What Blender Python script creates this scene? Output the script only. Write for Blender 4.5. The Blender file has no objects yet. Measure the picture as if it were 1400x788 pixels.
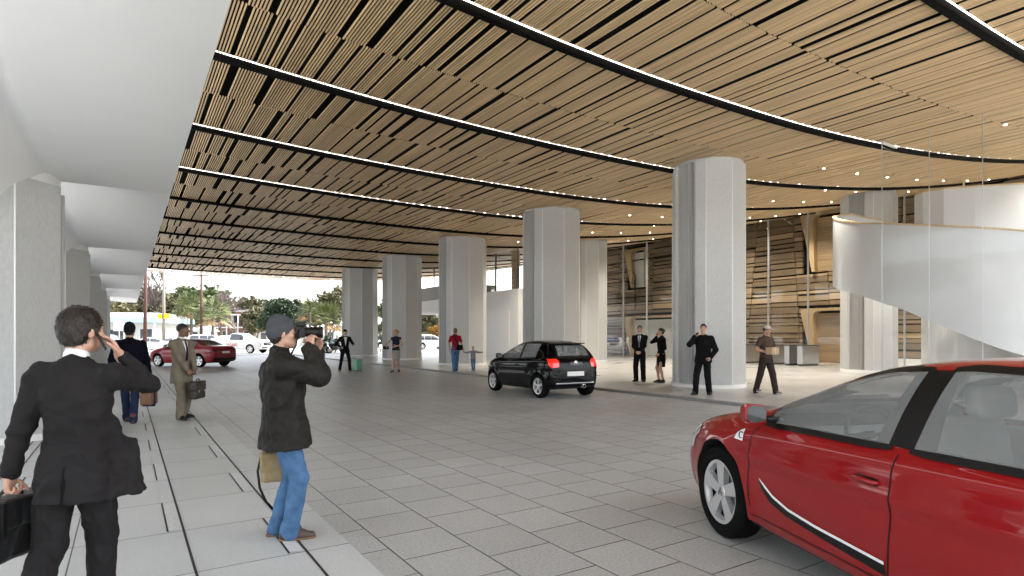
import bpy, bmesh, math, random, time
import numpy as np
from mathutils import Vector, Matrix, noise
from mathutils.bvhtree import BVHTree
from mathutils.geometry import delaunay_2d_cdt

random.seed(7)
RNG = np.random.default_rng(7)
scene = bpy.context.scene
COL = scene.collection
R = math.radians
CAM_H = 1.55
HEAD = R(32.9)            # the camera looks this far clockwise from +Y
FPX = 815.0               # focal length in photo pixels (1400 wide)


def at(px, d, z=0.0):
    """world point seen at photo column px, at depth d along the camera axis"""
    lat = (px - 700) / FPX * d
    return Vector((d * math.sin(HEAD) + lat * math.cos(HEAD), d * math.cos(HEAD) - lat * math.sin(HEAD), z))


# ------------------------------------------------------------------ tagging
def tag(o, label=None, cat=None, group=None, kind=None):
    if label: o['label'] = label
    if cat: o['category'] = cat
    if group: o['group'] = group
    if kind: o['kind'] = kind
    return o


def empty(name, loc=(0, 0, 0), rz=0.0, label=None, cat=None, group=None):
    o = bpy.data.objects.new(name, None)
    o.empty_display_size = 0.2
    COL.objects.link(o)
    o.location = loc
    o.rotation_euler = (0, 0, rz)
    return tag(o, label, cat, group)


def copy_tree(o, parent=None):
    c = o.copy()
    COL.objects.link(c)
    if parent: c.parent = parent
    for ch in list(o.children):
        copy_tree(ch, c)
    return c


def add(name, me, mats, parent=None, smooth=False):
    o = bpy.data.objects.new(name, me)
    COL.objects.link(o)
    if mats is not None:
        for m in (mats if isinstance(mats, (list, tuple)) else [mats]):
            me.materials.append(m)
    if parent: o.parent = parent
    if smooth:
        me.polygons.foreach_set('use_smooth', [True] * len(me.polygons))
    return o


class MB:
    """collects simple shapes and links them as ONE mesh object"""
    def __init__(self):
        self.v, self.f, self.m = [], [], []

    def raw(self, vs, fs, mi=0):
        b = len(self.v)
        self.v.extend([tuple(p) for p in vs])
        self.f.extend([tuple(i + b for i in f) for f in fs])
        self.m.extend([mi] * len(fs))
        return self

    def box(self, x0, x1, y0, y1, z0, z1, mi=0):
        return self.raw([(x0, y0, z0), (x1, y0, z0), (x1, y1, z0), (x0, y1, z0),
                         (x0, y0, z1), (x1, y0, z1), (x1, y1, z1), (x0, y1, z1)],
                        [(3, 2, 1, 0), (4, 5, 6, 7), (0, 1, 5, 4), (1, 2, 6, 5), (2, 3, 7, 6), (3, 0, 4, 7)], mi)

    def quad(self, a, b, c, d, mi=0):
        return self.raw([a, b, c, d], [(0, 1, 2, 3)], mi)

    def bar(self, a, b, w, h, mi=0, up=(0, 0, 1)):
        a, b = Vector(a), Vector(b)
        d = (b - a).normalized()
        s = d.cross(Vector(up))
        if s.length < 1e-4: s = d.cross(Vector((1, 0, 0)))
        s.normalize(); u = s.cross(d)
        s *= w / 2; u *= h / 2
        vs = [a - s - u, a + s - u, a + s + u, a - s + u, b - s - u, b + s - u, b + s + u, b - s + u]
        return self.raw(vs, [(3, 2, 1, 0), (4, 5, 6, 7), (0, 1, 5, 4), (1, 2, 6, 5), (2, 3, 7, 6), (3, 0, 4, 7)], mi)

    def tube(self, pts, r, n=10, mi=0, cap=True):
        pts = [Vector(p) for p in pts]
        rs = r if isinstance(r, (list, tuple)) else [r] * len(pts)
        vs, fs = [], []
        prev = None
        for i, p in enumerate(pts):
            d = (pts[min(i + 1, len(pts) - 1)] - pts[max(i - 1, 0)])
            d = d.normalized() if d.length > 1e-9 else Vector((0, 0, 1))
            if prev is None:
                s = d.cross(Vector((0, 0, 1)))
                if s.length < 1e-3: s = d.cross(Vector((1, 0, 0)))
            else:
                s = prev - d * prev.dot(d)
            s.normalize(); prev = s
            u = d.cross(s)
            for k in range(n):
                a = 2 * math.pi * k / n
                vs.append(p + (s * math.cos(a) + u * math.sin(a)) * rs[i])
        for i in range(len(pts) - 1):
            for k in range(n):
                k2 = (k + 1) % n
                fs.append((i * n + k, i * n + k2, (i + 1) * n + k2, (i + 1) * n + k))
        if cap:
            fs.append(tuple(range(n - 1, -1, -1)))
            fs.append(tuple((len(pts) - 1) * n + k for k in range(n)))
        return self.raw(vs, fs, mi)

    def prism(self, poly, z0, z1, mi=0):
        n = len(poly)
        vs = [(x, y, z0) for x, y in poly] + [(x, y, z1) for x, y in poly]
        fs = [tuple(range(n - 1, -1, -1)), tuple(range(n, 2 * n))]
        fs += [(i, (i + 1) % n, n + (i + 1) % n, n + i) for i in range(n)]
        return self.raw(vs, fs, mi)

    def lathe(self, prof, n=32, axis='z', mi=0, c=(0, 0, 0)):
        """prof: (radius, height) pairs, turned round an axis through c"""
        vs, fs = [], []
        for r, h in prof:
            for k in range(n):
                a = 2 * math.pi * k / n
                p = (r * math.cos(a), r * math.sin(a), h)
                if axis == 'x': p = (p[2], p[0], p[1])
                if axis == 'y': p = (p[1], p[2], p[0])
                vs.append((p[0] + c[0], p[1] + c[1], p[2] + c[2]))
        for i in range(len(prof) - 1):
            for k in range(n):
                k2 = (k + 1) % n
                fs.append((i * n + k, i * n + k2, (i + 1) * n + k2, (i + 1) * n + k))
        return self.raw(vs, fs, mi)

    def build(self, name, mats, parent=None, smooth=False, bevel=0.0, segs=2, fix=True):
        me = bpy.data.meshes.new(name)
        me.from_pydata(self.v, [], self.f)
        if len(set(self.m)) > 1 or (self.m and self.m[0]):
            me.polygons.foreach_set('material_index', self.m)
        if bevel or fix:
            bm = bmesh.new(); bm.from_mesh(me)
            if fix and len(bm.faces) < 60000: bmesh.ops.recalc_face_normals(bm, faces=bm.faces)
            if bevel:
                bmesh.ops.remove_doubles(bm, verts=bm.verts, dist=1e-5)
                es = [e for e in bm.edges if len(e.link_faces) == 2 and e.calc_face_angle(0) > 0.5]
                bmesh.ops.bevel(bm, geom=es, offset=bevel, segments=segs, profile=0.5, affect='EDGES', clamp_overlap=True)
            bm.to_mesh(me); bm.free()
        o = add(name, me, mats, parent, smooth)
        return o


# ------------------------------------------------------------------ materials
def nt(m):
    m.use_nodes = True
    n = m.node_tree.nodes; l = m.node_tree.links
    return n, l, n['Principled BSDF']


def mat(name, col, rough=0.6, metal=0.0, var=0.0, vscale=4.0, bump=0.0, bscale=60.0, coat=0.0, spec=0.5,
        emit=None, estr=0.0, stretch=None, detail=6.0, island=0.0, sheen=0.0):
    m = bpy.data.materials.new(name)
    n, l, b = nt(m)
    b.inputs['Base Color'].default_value = (*col, 1)
    b.inputs['Roughness'].default_value = rough
    b.inputs['Metallic'].default_value = metal
    b.inputs['Specular IOR Level'].default_value = spec
    if coat:
        b.inputs['Coat Weight'].default_value = coat
        b.inputs['Coat Roughness'].default_value = 0.04
    if sheen:
        b.inputs['Sheen Weight'].default_value = sheen
        b.inputs['Sheen Roughness'].default_value = 0.5
    if emit:
        b.inputs['Emission Color'].default_value = (*emit, 1)
        b.inputs['Emission Strength'].default_value = estr
    tc = n.new('ShaderNodeTexCoord')
    src = tc.outputs['Object']
    if stretch:
        mp = n.new('ShaderNodeMapping'); mp.inputs['Scale'].default_value = stretch
        l.new(src, mp.inputs['Vector']); src = mp.outputs['Vector']
    colout = None
    if var:
        t = n.new('ShaderNodeTexNoise'); t.inputs['Scale'].default_value = vscale; t.inputs['Detail'].default_value = detail
        t.inputs['Roughness'].default_value = 0.6
        l.new(src, t.inputs['Vector'])
        mr = n.new('ShaderNodeMapRange')
        mr.inputs['From Min'].default_value = 0.25; mr.inputs['From Max'].default_value = 0.75
        mr.inputs['To Min'].default_value = 1 - var; mr.inputs['To Max'].default_value = 1 + var
        l.new(t.outputs['Fac'], mr.inputs['Value'])
        fac = mr.outputs['Result']
        colout = fac
    if island:
        g = n.new('ShaderNodeNewGeometry')
        mr2 = n.new('ShaderNodeMapRange')
        mr2.inputs['To Min'].default_value = 1 - island; mr2.inputs['To Max'].default_value = 1 + island
        l.new(g.outputs['Random Per Island'], mr2.inputs['Value'])
        if colout is not None:
            mm = n.new('ShaderNodeMath'); mm.operation = 'MULTIPLY'
            l.new(colout, mm.inputs[0]); l.new(mr2.outputs['Result'], mm.inputs[1]); colout = mm.outputs[0]
        else: colout = mr2.outputs['Result']
    if colout is not None:
        vm = n.new('ShaderNodeVectorMath'); vm.operation = 'SCALE'
        vm.inputs[0].default_value = col
        l.new(colout, vm.inputs['Scale'])
        l.new(vm.outputs['Vector'], b.inputs['Base Color'])
    if bump:
        t2 = n.new('ShaderNodeTexNoise'); t2.inputs['Scale'].default_value = bscale; t2.inputs['Detail'].default_value = 4
        l.new(src, t2.inputs['Vector'])
        bp = n.new('ShaderNodeBump'); bp.inputs['Strength'].default_value = bump; bp.inputs['Distance'].default_value = 0.01
        l.new(t2.outputs['Fac'], bp.inputs['Height'])
        l.new(bp.outputs['Normal'], b.inputs['Normal'])
    return m


def glass_mat(name, tint=(0.97, 0.985, 0.98), refl=0.02, rough=0.0, top=0.35):
    """thin architectural pane: mostly clear, with a Fresnel reflection"""
    m = bpy.data.materials.new(name); m.use_nodes = True
    n, l = m.node_tree.nodes, m.node_tree.links
    n.clear()
    out = n.new('ShaderNodeOutputMaterial'); mix = n.new('ShaderNodeMixShader')
    tr = n.new('ShaderNodeBsdfTransparent'); tr.inputs['Color'].default_value = (*tint, 1)
    gl = n.new('ShaderNodeBsdfGlossy'); gl.inputs['Roughness'].default_value = rough
    lw = n.new('ShaderNodeLayerWeight'); lw.inputs['Blend'].default_value = 0.25
    mr = n.new('ShaderNodeMapRange'); mr.inputs['To Min'].default_value = refl; mr.inputs['To Max'].default_value = top
    l.new(lw.outputs['Fresnel'], mr.inputs['Value'])
    l.new(mr.outputs['Result'], mix.inputs['Fac'])
    l.new(tr.outputs['BSDF'], mix.inputs[1]); l.new(gl.outputs['BSDF'], mix.inputs[2])
    l.new(mix.outputs['Shader'], out.inputs['Surface'])
    return m


def paver_mat(name, c1, c2, w, h, offset, mortar, mcol, rough=0.45, grain=0.25, shift=(0, 0), bumpy=0.25):
    """stone pavers laid in courses along world Y"""
    m = bpy.data.materials.new(name)
    n, l, b = nt(m)
    tc = n.new('ShaderNodeTexCoord')
    sep = n.new('ShaderNodeSeparateXYZ'); l.new(tc.outputs['Object'], sep.inputs[0])
    cmb = n.new('ShaderNodeCombineXYZ')
    ax = n.new('ShaderNodeMath'); ax.operation = 'ADD'; ax.inputs[1].default_value = shift[0]
    ay = n.new('ShaderNodeMath'); ay.operation = 'ADD'; ay.inputs[1].default_value = shift[1]
    l.new(sep.outputs['X'], ax.inputs[0]); l.new(sep.outputs['Y'], ay.inputs[0])
    l.new(ay.outputs[0], cmb.inputs['X']); l.new(ax.outputs[0], cmb.inputs['Y'])
    br = n.new('ShaderNodeTexBrick')
    br.offset = offset; br.squash = 1.0
    br.inputs['Scale'].default_value = 1.0
    br.inputs['Brick Width'].default_value = w; br.inputs['Row Height'].default_value = h
    br.inputs['Mortar Size'].default_value = mortar; br.inputs['Mortar Smooth'].default_value = 0.3
    br.inputs['Bias'].default_value = 0.0
    br.inputs['Color1'].default_value = (*c1, 1); br.inputs['Color2'].default_value = (*c2, 1)
    br.inputs['Mortar'].default_value = (*mcol, 1)
    l.new(cmb.outputs[0], br.inputs['Vector'])
    g = n.new('ShaderNodeTexNoise'); g.inputs['Scale'].default_value = 45; g.inputs['Detail'].default_value = 8; g.inputs['Roughness'].default_value = 0.75
    l.new(tc.outputs['Object'], g.inputs['Vector'])
    g2 = n.new('ShaderNodeTexNoise'); g2.inputs['Scale'].default_value = 0.5; g2.inputs['Detail'].default_value = 5
    l.new(tc.outputs['Object'], g2.inputs['Vector'])
    mr = n.new('ShaderNodeMapRange'); mr.inputs['From Min'].default_value = 0.3; mr.inputs['From Max'].default_value = 0.7
    mr.inputs['To Min'].default_value = 1 - grain; mr.inputs['To Max'].default_value = 1 + grain
    l.new(g.outputs['Fac'], mr.inputs['Value'])
    mr2 = n.new('ShaderNodeMapRange'); mr2.inputs['From Min'].default_value = 0.3; mr2.inputs['From Max'].default_value = 0.7
    mr2.inputs['To Min'].default_value = 0.88; mr2.inputs['To Max'].default_value = 1.1
    l.new(g2.outputs['Fac'], mr2.inputs['Value'])
    mu = n.new('ShaderNodeMath'); mu.operation = 'MULTIPLY'
    l.new(mr.outputs[0], mu.inputs[0]); l.new(mr2.outputs[0], mu.inputs[1])
    vm = n.new('ShaderNodeVectorMath'); vm.operation = 'SCALE'
    l.new(br.outputs['Color'], vm.inputs[0]); l.new(mu.outputs[0], vm.inputs['Scale'])
    l.new(vm.outputs['Vector'], b.inputs['Base Color'])
    rr = n.new('ShaderNodeMapRange'); rr.inputs['From Min'].default_value = 0.3; rr.inputs['From Max'].default_value = 0.7
    rr.inputs['To Min'].default_value = rough - 0.04; rr.inputs['To Max'].default_value = rough + 0.06
    l.new(g2.outputs['Fac'], rr.inputs['Value']); l.new(rr.outputs[0], b.inputs['Roughness'])
    # relief: joints sunk, stone slightly riven
    hs = n.new('ShaderNodeMath'); hs.operation = 'MULTIPLY_ADD'; hs.inputs[1].default_value = -1.0; hs.inputs[2].default_value = 1.0
    l.new(br.outputs['Fac'], hs.inputs[0])
    g3 = n.new('ShaderNodeTexNoise'); g3.inputs['Scale'].default_value = 26; g3.inputs['Detail'].default_value = 5; g3.inputs['Roughness'].default_value = 0.65
    l.new(tc.outputs['Object'], g3.inputs['Vector'])
    ad = n.new('ShaderNodeMath'); ad.operation = 'MULTIPLY_ADD'; ad.inputs[1].default_value = bumpy
    l.new(g3.outputs['Fac'], ad.inputs[0]); l.new(hs.outputs[0], ad.inputs[2])
    bp = n.new('ShaderNodeBump'); bp.inputs['Strength'].default_value = 0.6; bp.inputs['Distance'].default_value = 0.008
    l.new(ad.outputs[0], bp.inputs['Height']); l.new(bp.outputs['Normal'], b.inputs['Normal'])
    return m


def fabric(name, col, rough=0.85, var=0.18, bump=0.5, bscale=14, sheen=0.0):
    m = mat(name, col, rough, var=var, vscale=9, bump=bump, bscale=bscale, sheen=sheen, spec=0.12)
    return m


M = {}
M['concrete'] = mat('grey concrete', (0.50, 0.505, 0.50), 0.75, var=0.09, vscale=26.0, bump=0.6, bscale=70, stretch=(1, 1, 0.45), detail=9)
M['concrete_rough'] = mat('hammered concrete', (0.42, 0.42, 0.41), 0.85, var=0.12, vscale=16, bump=0.8, bscale=28)
M['joint'] = mat('pale joint metal', (0.72, 0.73, 0.73), 0.35, metal=0.3)
M['white_paint'] = mat('white plaster', (0.80, 0.80, 0.79), 0.6, var=0.02, vscale=1.2)
M['soffit'] = mat('white soffit plaster', (0.88, 0.88, 0.87), 0.45, var=0.02, vscale=0.6)
M['black'] = mat('black steel', (0.003, 0.003, 0.003), 0.9, spec=0.1)
M['void'] = mat('black void board', (0.003, 0.003, 0.003), 0.95, spec=0.1)
M['slat'] = mat('oak slat', (0.68, 0.50, 0.29), 0.42, var=0.16, vscale=2.0, island=0.16, stretch=(14, 0.6, 14))
M['plank'] = mat('weathered timber plank', (0.23, 0.158, 0.092), 0.6, var=0.3, vscale=1.6, island=0.25, stretch=(10, 0.6, 10))
M['plank_pale'] = mat('pale timber plank', (0.42, 0.29, 0.165), 0.6, var=0.2, vscale=1.6, island=0.2, stretch=(10, 0.6, 10))
M['oak_trim'] = mat('oak trim', (0.50, 0.35, 0.19), 0.45, var=0.15, vscale=2, stretch=(8, 8, 1))
M['led'] = mat('led strip', (0.9, 0.9, 0.9), 0.5, emit=(1.0, 0.94, 0.84), estr=1.5)
M['lamp'] = mat('downlight lens', (0.9, 0.9, 0.9), 0.5, emit=(1.0, 0.93, 0.82), estr=10.0)
M['steel'] = mat('brushed steel', (0.55, 0.56, 0.57), 0.3, metal=0.9)
M['glass'] = glass_mat('clear glass')
M['clear_front'] = glass_mat('very clear glass', tint=(.985, .99, .99), refl=0.008, top=.12)
M['cabin_glass'] = mat('car cabin glass', (.25, .265, .265), .08, spec=.5)
M['cabin_glass'].node_tree.nodes['Principled BSDF'].inputs['Alpha'].default_value = .58
M['rail_white'] = mat('white lacquer', (0.50, 0.51, 0.52), 0.3, var=0.01, coat=0.2)
M['glass_white'] = mat('white frosted panel', (0.8, 0.8, 0.8), 0.35)  # one even white, no glow of its own
M['dark_grey'] = mat('dark grey metal', (0.12, 0.12, 0.12), 0.5)
M['grey_panel'] = mat('grey cladding', (0.3, 0.3, 0.3), 0.6, var=0.05)

# ------------------------------------------------------------------ ground
M['lane'] = paver_mat('grey granite pavers', (0.445, 0.445, 0.432), (0.40, 0.40, 0.388), 0.53, 0.53, 0.5, 0.006, (0.06, 0.06, 0.06),
                      rough=0.40, grain=0.28, shift=(-1.61, 0.1), bumpy=0.35)
M['slab'] = paver_mat('pale concrete slabs', (0.54, 0.55, 0.54), (0.495, 0.505, 0.495), 1.0, 0.71, 0.0, 0.005, (0.05, 0.05, 0.05),
                      rough=0.5, grain=0.10, shift=(-1.09, -0.41), bumpy=0.15)
M['platform'] = paver_mat('pale stone flags', (0.47, 0.455, 0.43), (0.42, 0.41, 0.39), 1.2, 0.6, 0.5, 0.004, (0.2, 0.2, 0.19),
                          rough=0.3, grain=0.10, shift=(0, 0), bumpy=0.12)
M['lobby'] = paver_mat('polished lobby stone', (0.52, 0.49, 0.45), (0.49, 0.46, 0.42), 1.2, 1.2, 0.0, 0.003, (0.3, 0.29, 0.27),
                       rough=0.16, grain=0.04, shift=(0, 0), bumpy=0.02)
M['asphalt'] = mat('sun bleached asphalt', (0.30, 0.295, 0.285), 0.9, var=0.12, vscale=0.4, bump=0.3, bscale=40)
M['earth'] = mat('pale lot gravel', (0.46, 0.45, 0.42), 0.95, var=0.2, vscale=0.15, bump=0.3, bscale=20)

EDGE, KERB, FACADE, WALLX = 1.40, 11.40, 30.4, 33.5
Y0, Y1 = -14.0, 52.0
mb = MB(); mb.quad((-900, -900, -0.02), (900, -900, -0.02), (900, 900, -0.02), (-900, 900, -0.02))
tag(mb.build('ground', M['earth']), kind='structure')
mb = MB(); mb.box(EDGE, KERB, Y0, Y1, -0.3, 0.0)
tag(mb.build('driveway', M['lane']), kind='structure')
# left pavement with its inlaid slots
mb = MB(); mb.box(-7.5, EDGE, Y0, Y1, -0.3, 0.002)
for xl, w in ((1.09, 0.016), (0.385, 0.013), (-1.04, 0.013)):
    mb.quad((xl - w / 2, Y0, 0.006), (xl + w / 2, Y0, 0.006), (xl + w / 2, Y1, 0.006), (xl - w / 2, Y1, 0.006), 1)
for k in range(-14, 52):
    for xl, w, ph in ((0.975, 0.014, 0), (0.275, 0.014, 1), (-1.15, 0.016, 0), (-0.93, 0.016, 1)):
        if (k + ph) % 2 == 0:
            y = 0.41 + k
            mb.quad((xl - w / 2, y + 0.02, 0.006), (xl + w / 2, y + 0.02, 0.006), (xl + w / 2, y + 0.98, 0.006), (xl - w / 2, y + 0.98, 0.006), 1)
            if xl > 0:      # the inlaid darker stone beside the slot
                x2 = xl + 0.10
                mb.quad((xl + w / 2, y + 0.02, 0.006), (x2, y + 0.02, 0.006), (x2, y + 0.98, 0.006), (xl + w / 2, y + 0.98, 0.006), 2)
M['slot'] = mat('black drain slot', (0.015, 0.015, 0.015), 0.6)
M['inlay'] = mat('grey stone inlay', (0.55, 0.56, 0.55), 0.55, var=0.12, vscale=30)
tag(mb.build('pavement', [M['slab'], M['slot'], M['inlay']]), kind='structure')
PLAT = 0.06
mb = MB(); mb.box(KERB + 0.16, FACADE, Y0, Y1, -0.3, PLAT)
tag(mb.build('plaza_floor', M['platform']), kind='structure')
mb = MB(); mb.box(KERB, KERB + 0.157, Y0, Y1, -0.3, PLAT + 0.004)
tag(mb.build('kerb', mat('dark kerb stone', (0.2, 0.2, 0.195), 0.5, var=0.1, vscale=6)), kind='structure')
mb = MB(); mb.box(FACADE, WALLX + 8, Y0, 40, -0.3, PLAT + 0.001)
tag(mb.build('lobby_floor', M['lobby']), kind='structure')
mb = MB(); mb.quad((-200, Y1, -0.004), (200, Y1, -0.004), (200, 92, -0.004), (-200, 92, -0.004))
tag(mb.build('street', M['asphalt']), kind='structure')
mb = MB(); mb.box(-200, 200, 66, 70, -0.2, 0.10)
tag(mb.build('far_pavement', mat('far pale kerb', (0.45, 0.44, 0.42), 0.9, var=0.1)), kind='structure')

# ------------------------------------------------------------------ slatted canopy
def zc(x):
    return 6.65 + (0.0045 * (x - 12) ** 2 if x > 12 else 0.0)


def arc(x):
    return -((x - 10) ** 2) / (90 if x < 10 else 240)


CX0, CX1 = 0.30, 40.0
BEAMS = [12.8 + 4.35 * k for k in range(-3, 10)]     # Y at the crown of each arc
canopy = empty('slatted_canopy', (0, 0, 0), 0, 'long curved canopy ceiling of pale oak slats between black beams with white light strips', 'canopy')
PITCH, SW, SD = 0.054, 0.0225, 0.026


def slat_rows(ya, yb, seed):
    """slats filling a half bay; ya, yb are offsets from the arc"""
    rnd = random.Random(seed)
    mb = MB()
    x = CX0 + 0.02
    run = rnd.randint(5, 11)
    while x < CX1 - 0.1:
        if run == 0:
            x += PITCH * rnd.choice((1.0, 1.0, 1.3, 1.8, 2.6)); run = rnd.choice((3, 4, 5, 6, 7, 8, 10))
            continue
        run -= 1
        a0, a1 = arc(x), arc(x + SW)
        z0 = zc(x); z1 = z0 + SD
        j = rnd.uniform(-0.012, 0.012)
        vs = [(x, ya + a0 + j, z0), (x + SW, ya + a1 + j, z0), (x + SW, yb + a1 + j, z0), (x, yb + a0 + j, z0),
              (x, ya + a0 + j, z1), (x + SW, ya + a1 + j, z1), (x + SW, yb + a1 + j, z1), (x, yb + a0 + j, z1)]
        mb.raw(vs, [(3, 2, 1, 0), (0, 1, 5, 4), (1, 2, 6, 5), (2, 3, 7, 6), (3, 0, 4, 7)])
        x += PITCH
    return mb


BW = 0.22
edges = BEAMS + [BEAMS[-1] + 4.2]
for i in range(len(BEAMS)):
    ya, yb = edges[i] + BW / 2 + 0.01, edges[i + 1] - BW / 2 - 0.01
    ym = (ya + yb) / 2 + random.uniform(-0.25, 0.25)
    slat_rows(ya, ym - 0.012, 100 + i).build('slat_panel', M['slat'], canopy, fix=False)
    slat_rows(ym + 0.012, yb, 200 + i).build('slat_panel', M['slat'], canopy, fix=False)


def arc_strip(y, half, dz0, dz1, n=60, x0=CX0, x1=CX1):
    """curved bar following the ceiling"""
    mb = MB()
    vs, fs = [], []
    for i in range(n + 1):
        x = x0 + (x1 - x0) * i / n
        yy = y + arc(x)
        vs += [(x, yy - half, zc(x) + dz0), (x, yy + half, zc(x) + dz0), (x, yy + half, zc(x) + dz1), (x, yy - half, zc(x) + dz1)]
    for i in range(n):
        a, b = i * 4, i * 4 + 4
        for k in range(4):
            fs.append((a + k, a + (k + 1) % 4, b + (k + 1) % 4, b + k))
    fs += [(0, 1, 2, 3), (n * 4 + 3, n * 4 + 2, n * 4 + 1, n * 4)]
    mb.raw(vs, fs)
    return mb


for i, y in enumerate(BEAMS):
    arc_strip(y, BW / 2 - 0.045, -0.085, 0.22).build('beam', M['black'], canopy)
    if y < 24: arc_strip(y - BW / 2 + 0.036, 0.007, 0.022, 0.040).build('light_strip', M['led'], canopy)
# black board above the slats, thick enough to be the roof
mb = MB()
n = 40
vs, fs = [], []
for i in range(n + 1):
    x = CX0 + (CX1 - CX0) * i / n
    ya, yb = BEAMS[0] + arc(x), edges[-1] + arc(x)
    vs += [(x, ya, zc(x) + 0.30), (x, yb, zc(x) + 0.30), (x, yb, zc(x) + 0.7), (x, ya, zc(x) + 0.7)]
for i in range(n):
    a, b = i * 4, i * 4 + 4
    for k in range(4):
        fs.append((a + k, a + (k + 1) % 4, b + (k + 1) % 4, b + k))
fs += [(0, 1, 2, 3), (n * 4 + 3, n * 4 + 2, n * 4 + 1, n * 4)]
mb.raw(vs, fs)
mb.build('roof_board', M['void'], canopy)
# downlights over the lobby
for y in (1.2, 3.4, 5.8, 10.4, 12.6, 14.8, 19.0, 21.4, 23.8, 27.8):
    for x in (18.4, 20.4, 22.4, 24.6, 26.8, 29.0, 31.2):
        z = zc(x) - 0.012
        dl = MB().lathe([(0.055, 0), (0.055, 0.06), (0.045, 0.06), (0.0, 0.06)], 12, c=(x, y, z)).build('downlight', M['steel'], canopy)
        MB().lathe([(0.036, 0), (0.0, 0)], 12, c=(x, y, z - 0.003)).build('downlight_lens', M['lamp'], dl)
        if x in (18.4, 24.6, 31.2) and y in (1.2, 5.8, 10.4, 14.8, 19.0, 23.8, 27.8):
            sl = bpy.data.lights.new('downlight_lamp', 'SPOT'); sl.energy = 230; sl.spot_size = R(130); sl.spot_blend = 1.0
            sl.shadow_soft_size = 0.12; sl.color = (1.0, 0.92, 0.80)
            so = bpy.data.objects.new('downlight_lamp', sl); COL.objects.link(so); so.location = (x, y, z - 0.05)
# ------------------------------------------------------------------ columns
CR = 1.05


def pol(r, az):
    """azimuth measured clockwise from +Y"""
    a = R(az)
    return (r * math.sin(a), r * math.cos(a))


def shell_bm(axis_az, h, z0, rin=0.80, span=72):
    poly = []
    n = 40
    for t in (-span, -69, -28, 13, 54, 69, span):      # flat facets meeting at the joints
        poly.append(pol(CR - (0.02 if abs(t) == span else 0), axis_az + t))
    for t in (span, 40, 0, -40, -span):
        poly.append(pol(rin, axis_az + t))
    return MB().prism(poly, z0, h)


def column(x, y, h, label, group, name='concrete_column', z0=0.0, left=False):
    c = empty(name, (x, y, z0), 0, label, 'column', group)
    h = h - z0
    top = h - (0.14 if left else 0.10)
    for az in (180, 0):
        o = shell_bm(az, top, 0.10).build('shell', M['concrete'], c, fix=True)
        mb = MB()
        for t in (54, 13, -28):
            a = az + t
            p, q, r_, s = pol(CR - 0.01, a - 0.55), pol(CR - 0.01, a + 0.55), pol(CR + 0.004, a + 0.55), pol(CR + 0.004, a - 0.55)
            mb.prism([p, q, r_, s], 0.12, top - 0.01)
        mb.build('joint_strip', M['joint'], c)
    # ribbed core seen in the slots between the shells
    prof = []
    k = 0
    while k < 360:
        for dd, r in ((0, 0.965), (1.1, 0.965), (1.5, 0.90), (2.6, 0.90)):
            prof.append(pol(r, k + dd))
        k += 3
    zt = top - (0.12 if left else 0.0)
    MB().prism(prof[::-1], 0.0, zt).build('ribbed_core', M['concrete_rough' if left else 'concrete'], c)
    pl = [pol(CR + 0.015, a) for a in range(0, 360, 6)][::-1]
    MB().prism(pl, -0.02 if z0 else 0.0, 0.097).build('plinth', M['white_paint'], c)
    cl = [pol(CR - (0.10 if left else 0.07), a) for a in range(0, 360, 6)][::-1]
    MB().prism(cl, top + 0.003, h + 0.3).build('collar', M['white_paint' if left else 'concrete'], c)
    return c


RIGHT = [(14.75, 11.9, 'grey fluted concrete column nearest the front, between the man on his phone and the delivery man'),
         (14.8, 19.85, 'grey fluted concrete column standing behind the black hatchback'),
         (15.0, 28.0, 'grey fluted concrete column behind the woman in red and the child'),
         (15.0, 36.3, 'grey fluted concrete column behind the blonde woman in a grey skirt'),
         (15.0, 44.6, 'grey fluted concrete column farthest off, behind the chauffeur with the green suitcase')]
for (x, y, lab), k in zip(RIGHT, (1.02, 1.17, 1.21, 1.2, 1.27)):     # the farther ones are stouter
    column(x, y, zc(x) + 0.02, lab, 'columns along the driveway kerb', z0=PLAT).scale = (k, k, 1)
column(23.3, 27.4, zc(23.3), 'grey fluted concrete column set back, half hidden by the one behind the black hatchback', 'columns by the lobby', z0=PLAT)
column(26.4, 13.0, zc(26.4), 'grey fluted concrete column partly wrapped by the white curved stair', 'columns by the lobby', z0=PLAT)
LEFTX = -1.84
LEFTY = [12.0, 20.4, 28.8, 37.2, 45.6]
ords = ['nearest, largest of the left colonnade behind the man on the phone', 'second from the camera in the left colonnade', 'third from the camera in the left colonnade',
        'fourth from the camera in the left colonnade', 'last and farthest of the left colonnade']
for y, o_ in zip(LEFTY, ords):
    column(LEFTX, y, 4.02, 'pale concrete column under the white soffit, ' + o_, 'columns of the left colonnade', z0=0.004, left=True)

# ------------------------------------------------------------------ folded white soffit
SX1 = 0.65


def soffit_z(x, y):
    t = ((y - (LEFTY[0] + 0.0)) / 8.4) % 1.0
    a = max(0.0, min(1.0, (SX1 - x) / 1.75))
    a = a ** 1.7
    s = (1 - t) ** 1.6
    if t < 0.03: s *= t / 0.03
    # shallow vault across, deeper beyond the column line
    vault = 0.35 * max(0.0, (-1.0 - x)) * math.sin(math.pi * t)
    # hips that fan out from each column towards the viewer
    dy = (LEFTY[0] + 8.4 * math.ceil((y - LEFTY[0] - 1e-6) / 8.4)) - y
    u = (-1.02 - x) - 0.05 * dy
    hip = 1.5 * max(0.0, u) * max(0.0, 1 - dy / 6.5)
    return 4.04 + 1.0 * a * s + min(vault, 0.9) - min(hip, 1.0)


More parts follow.
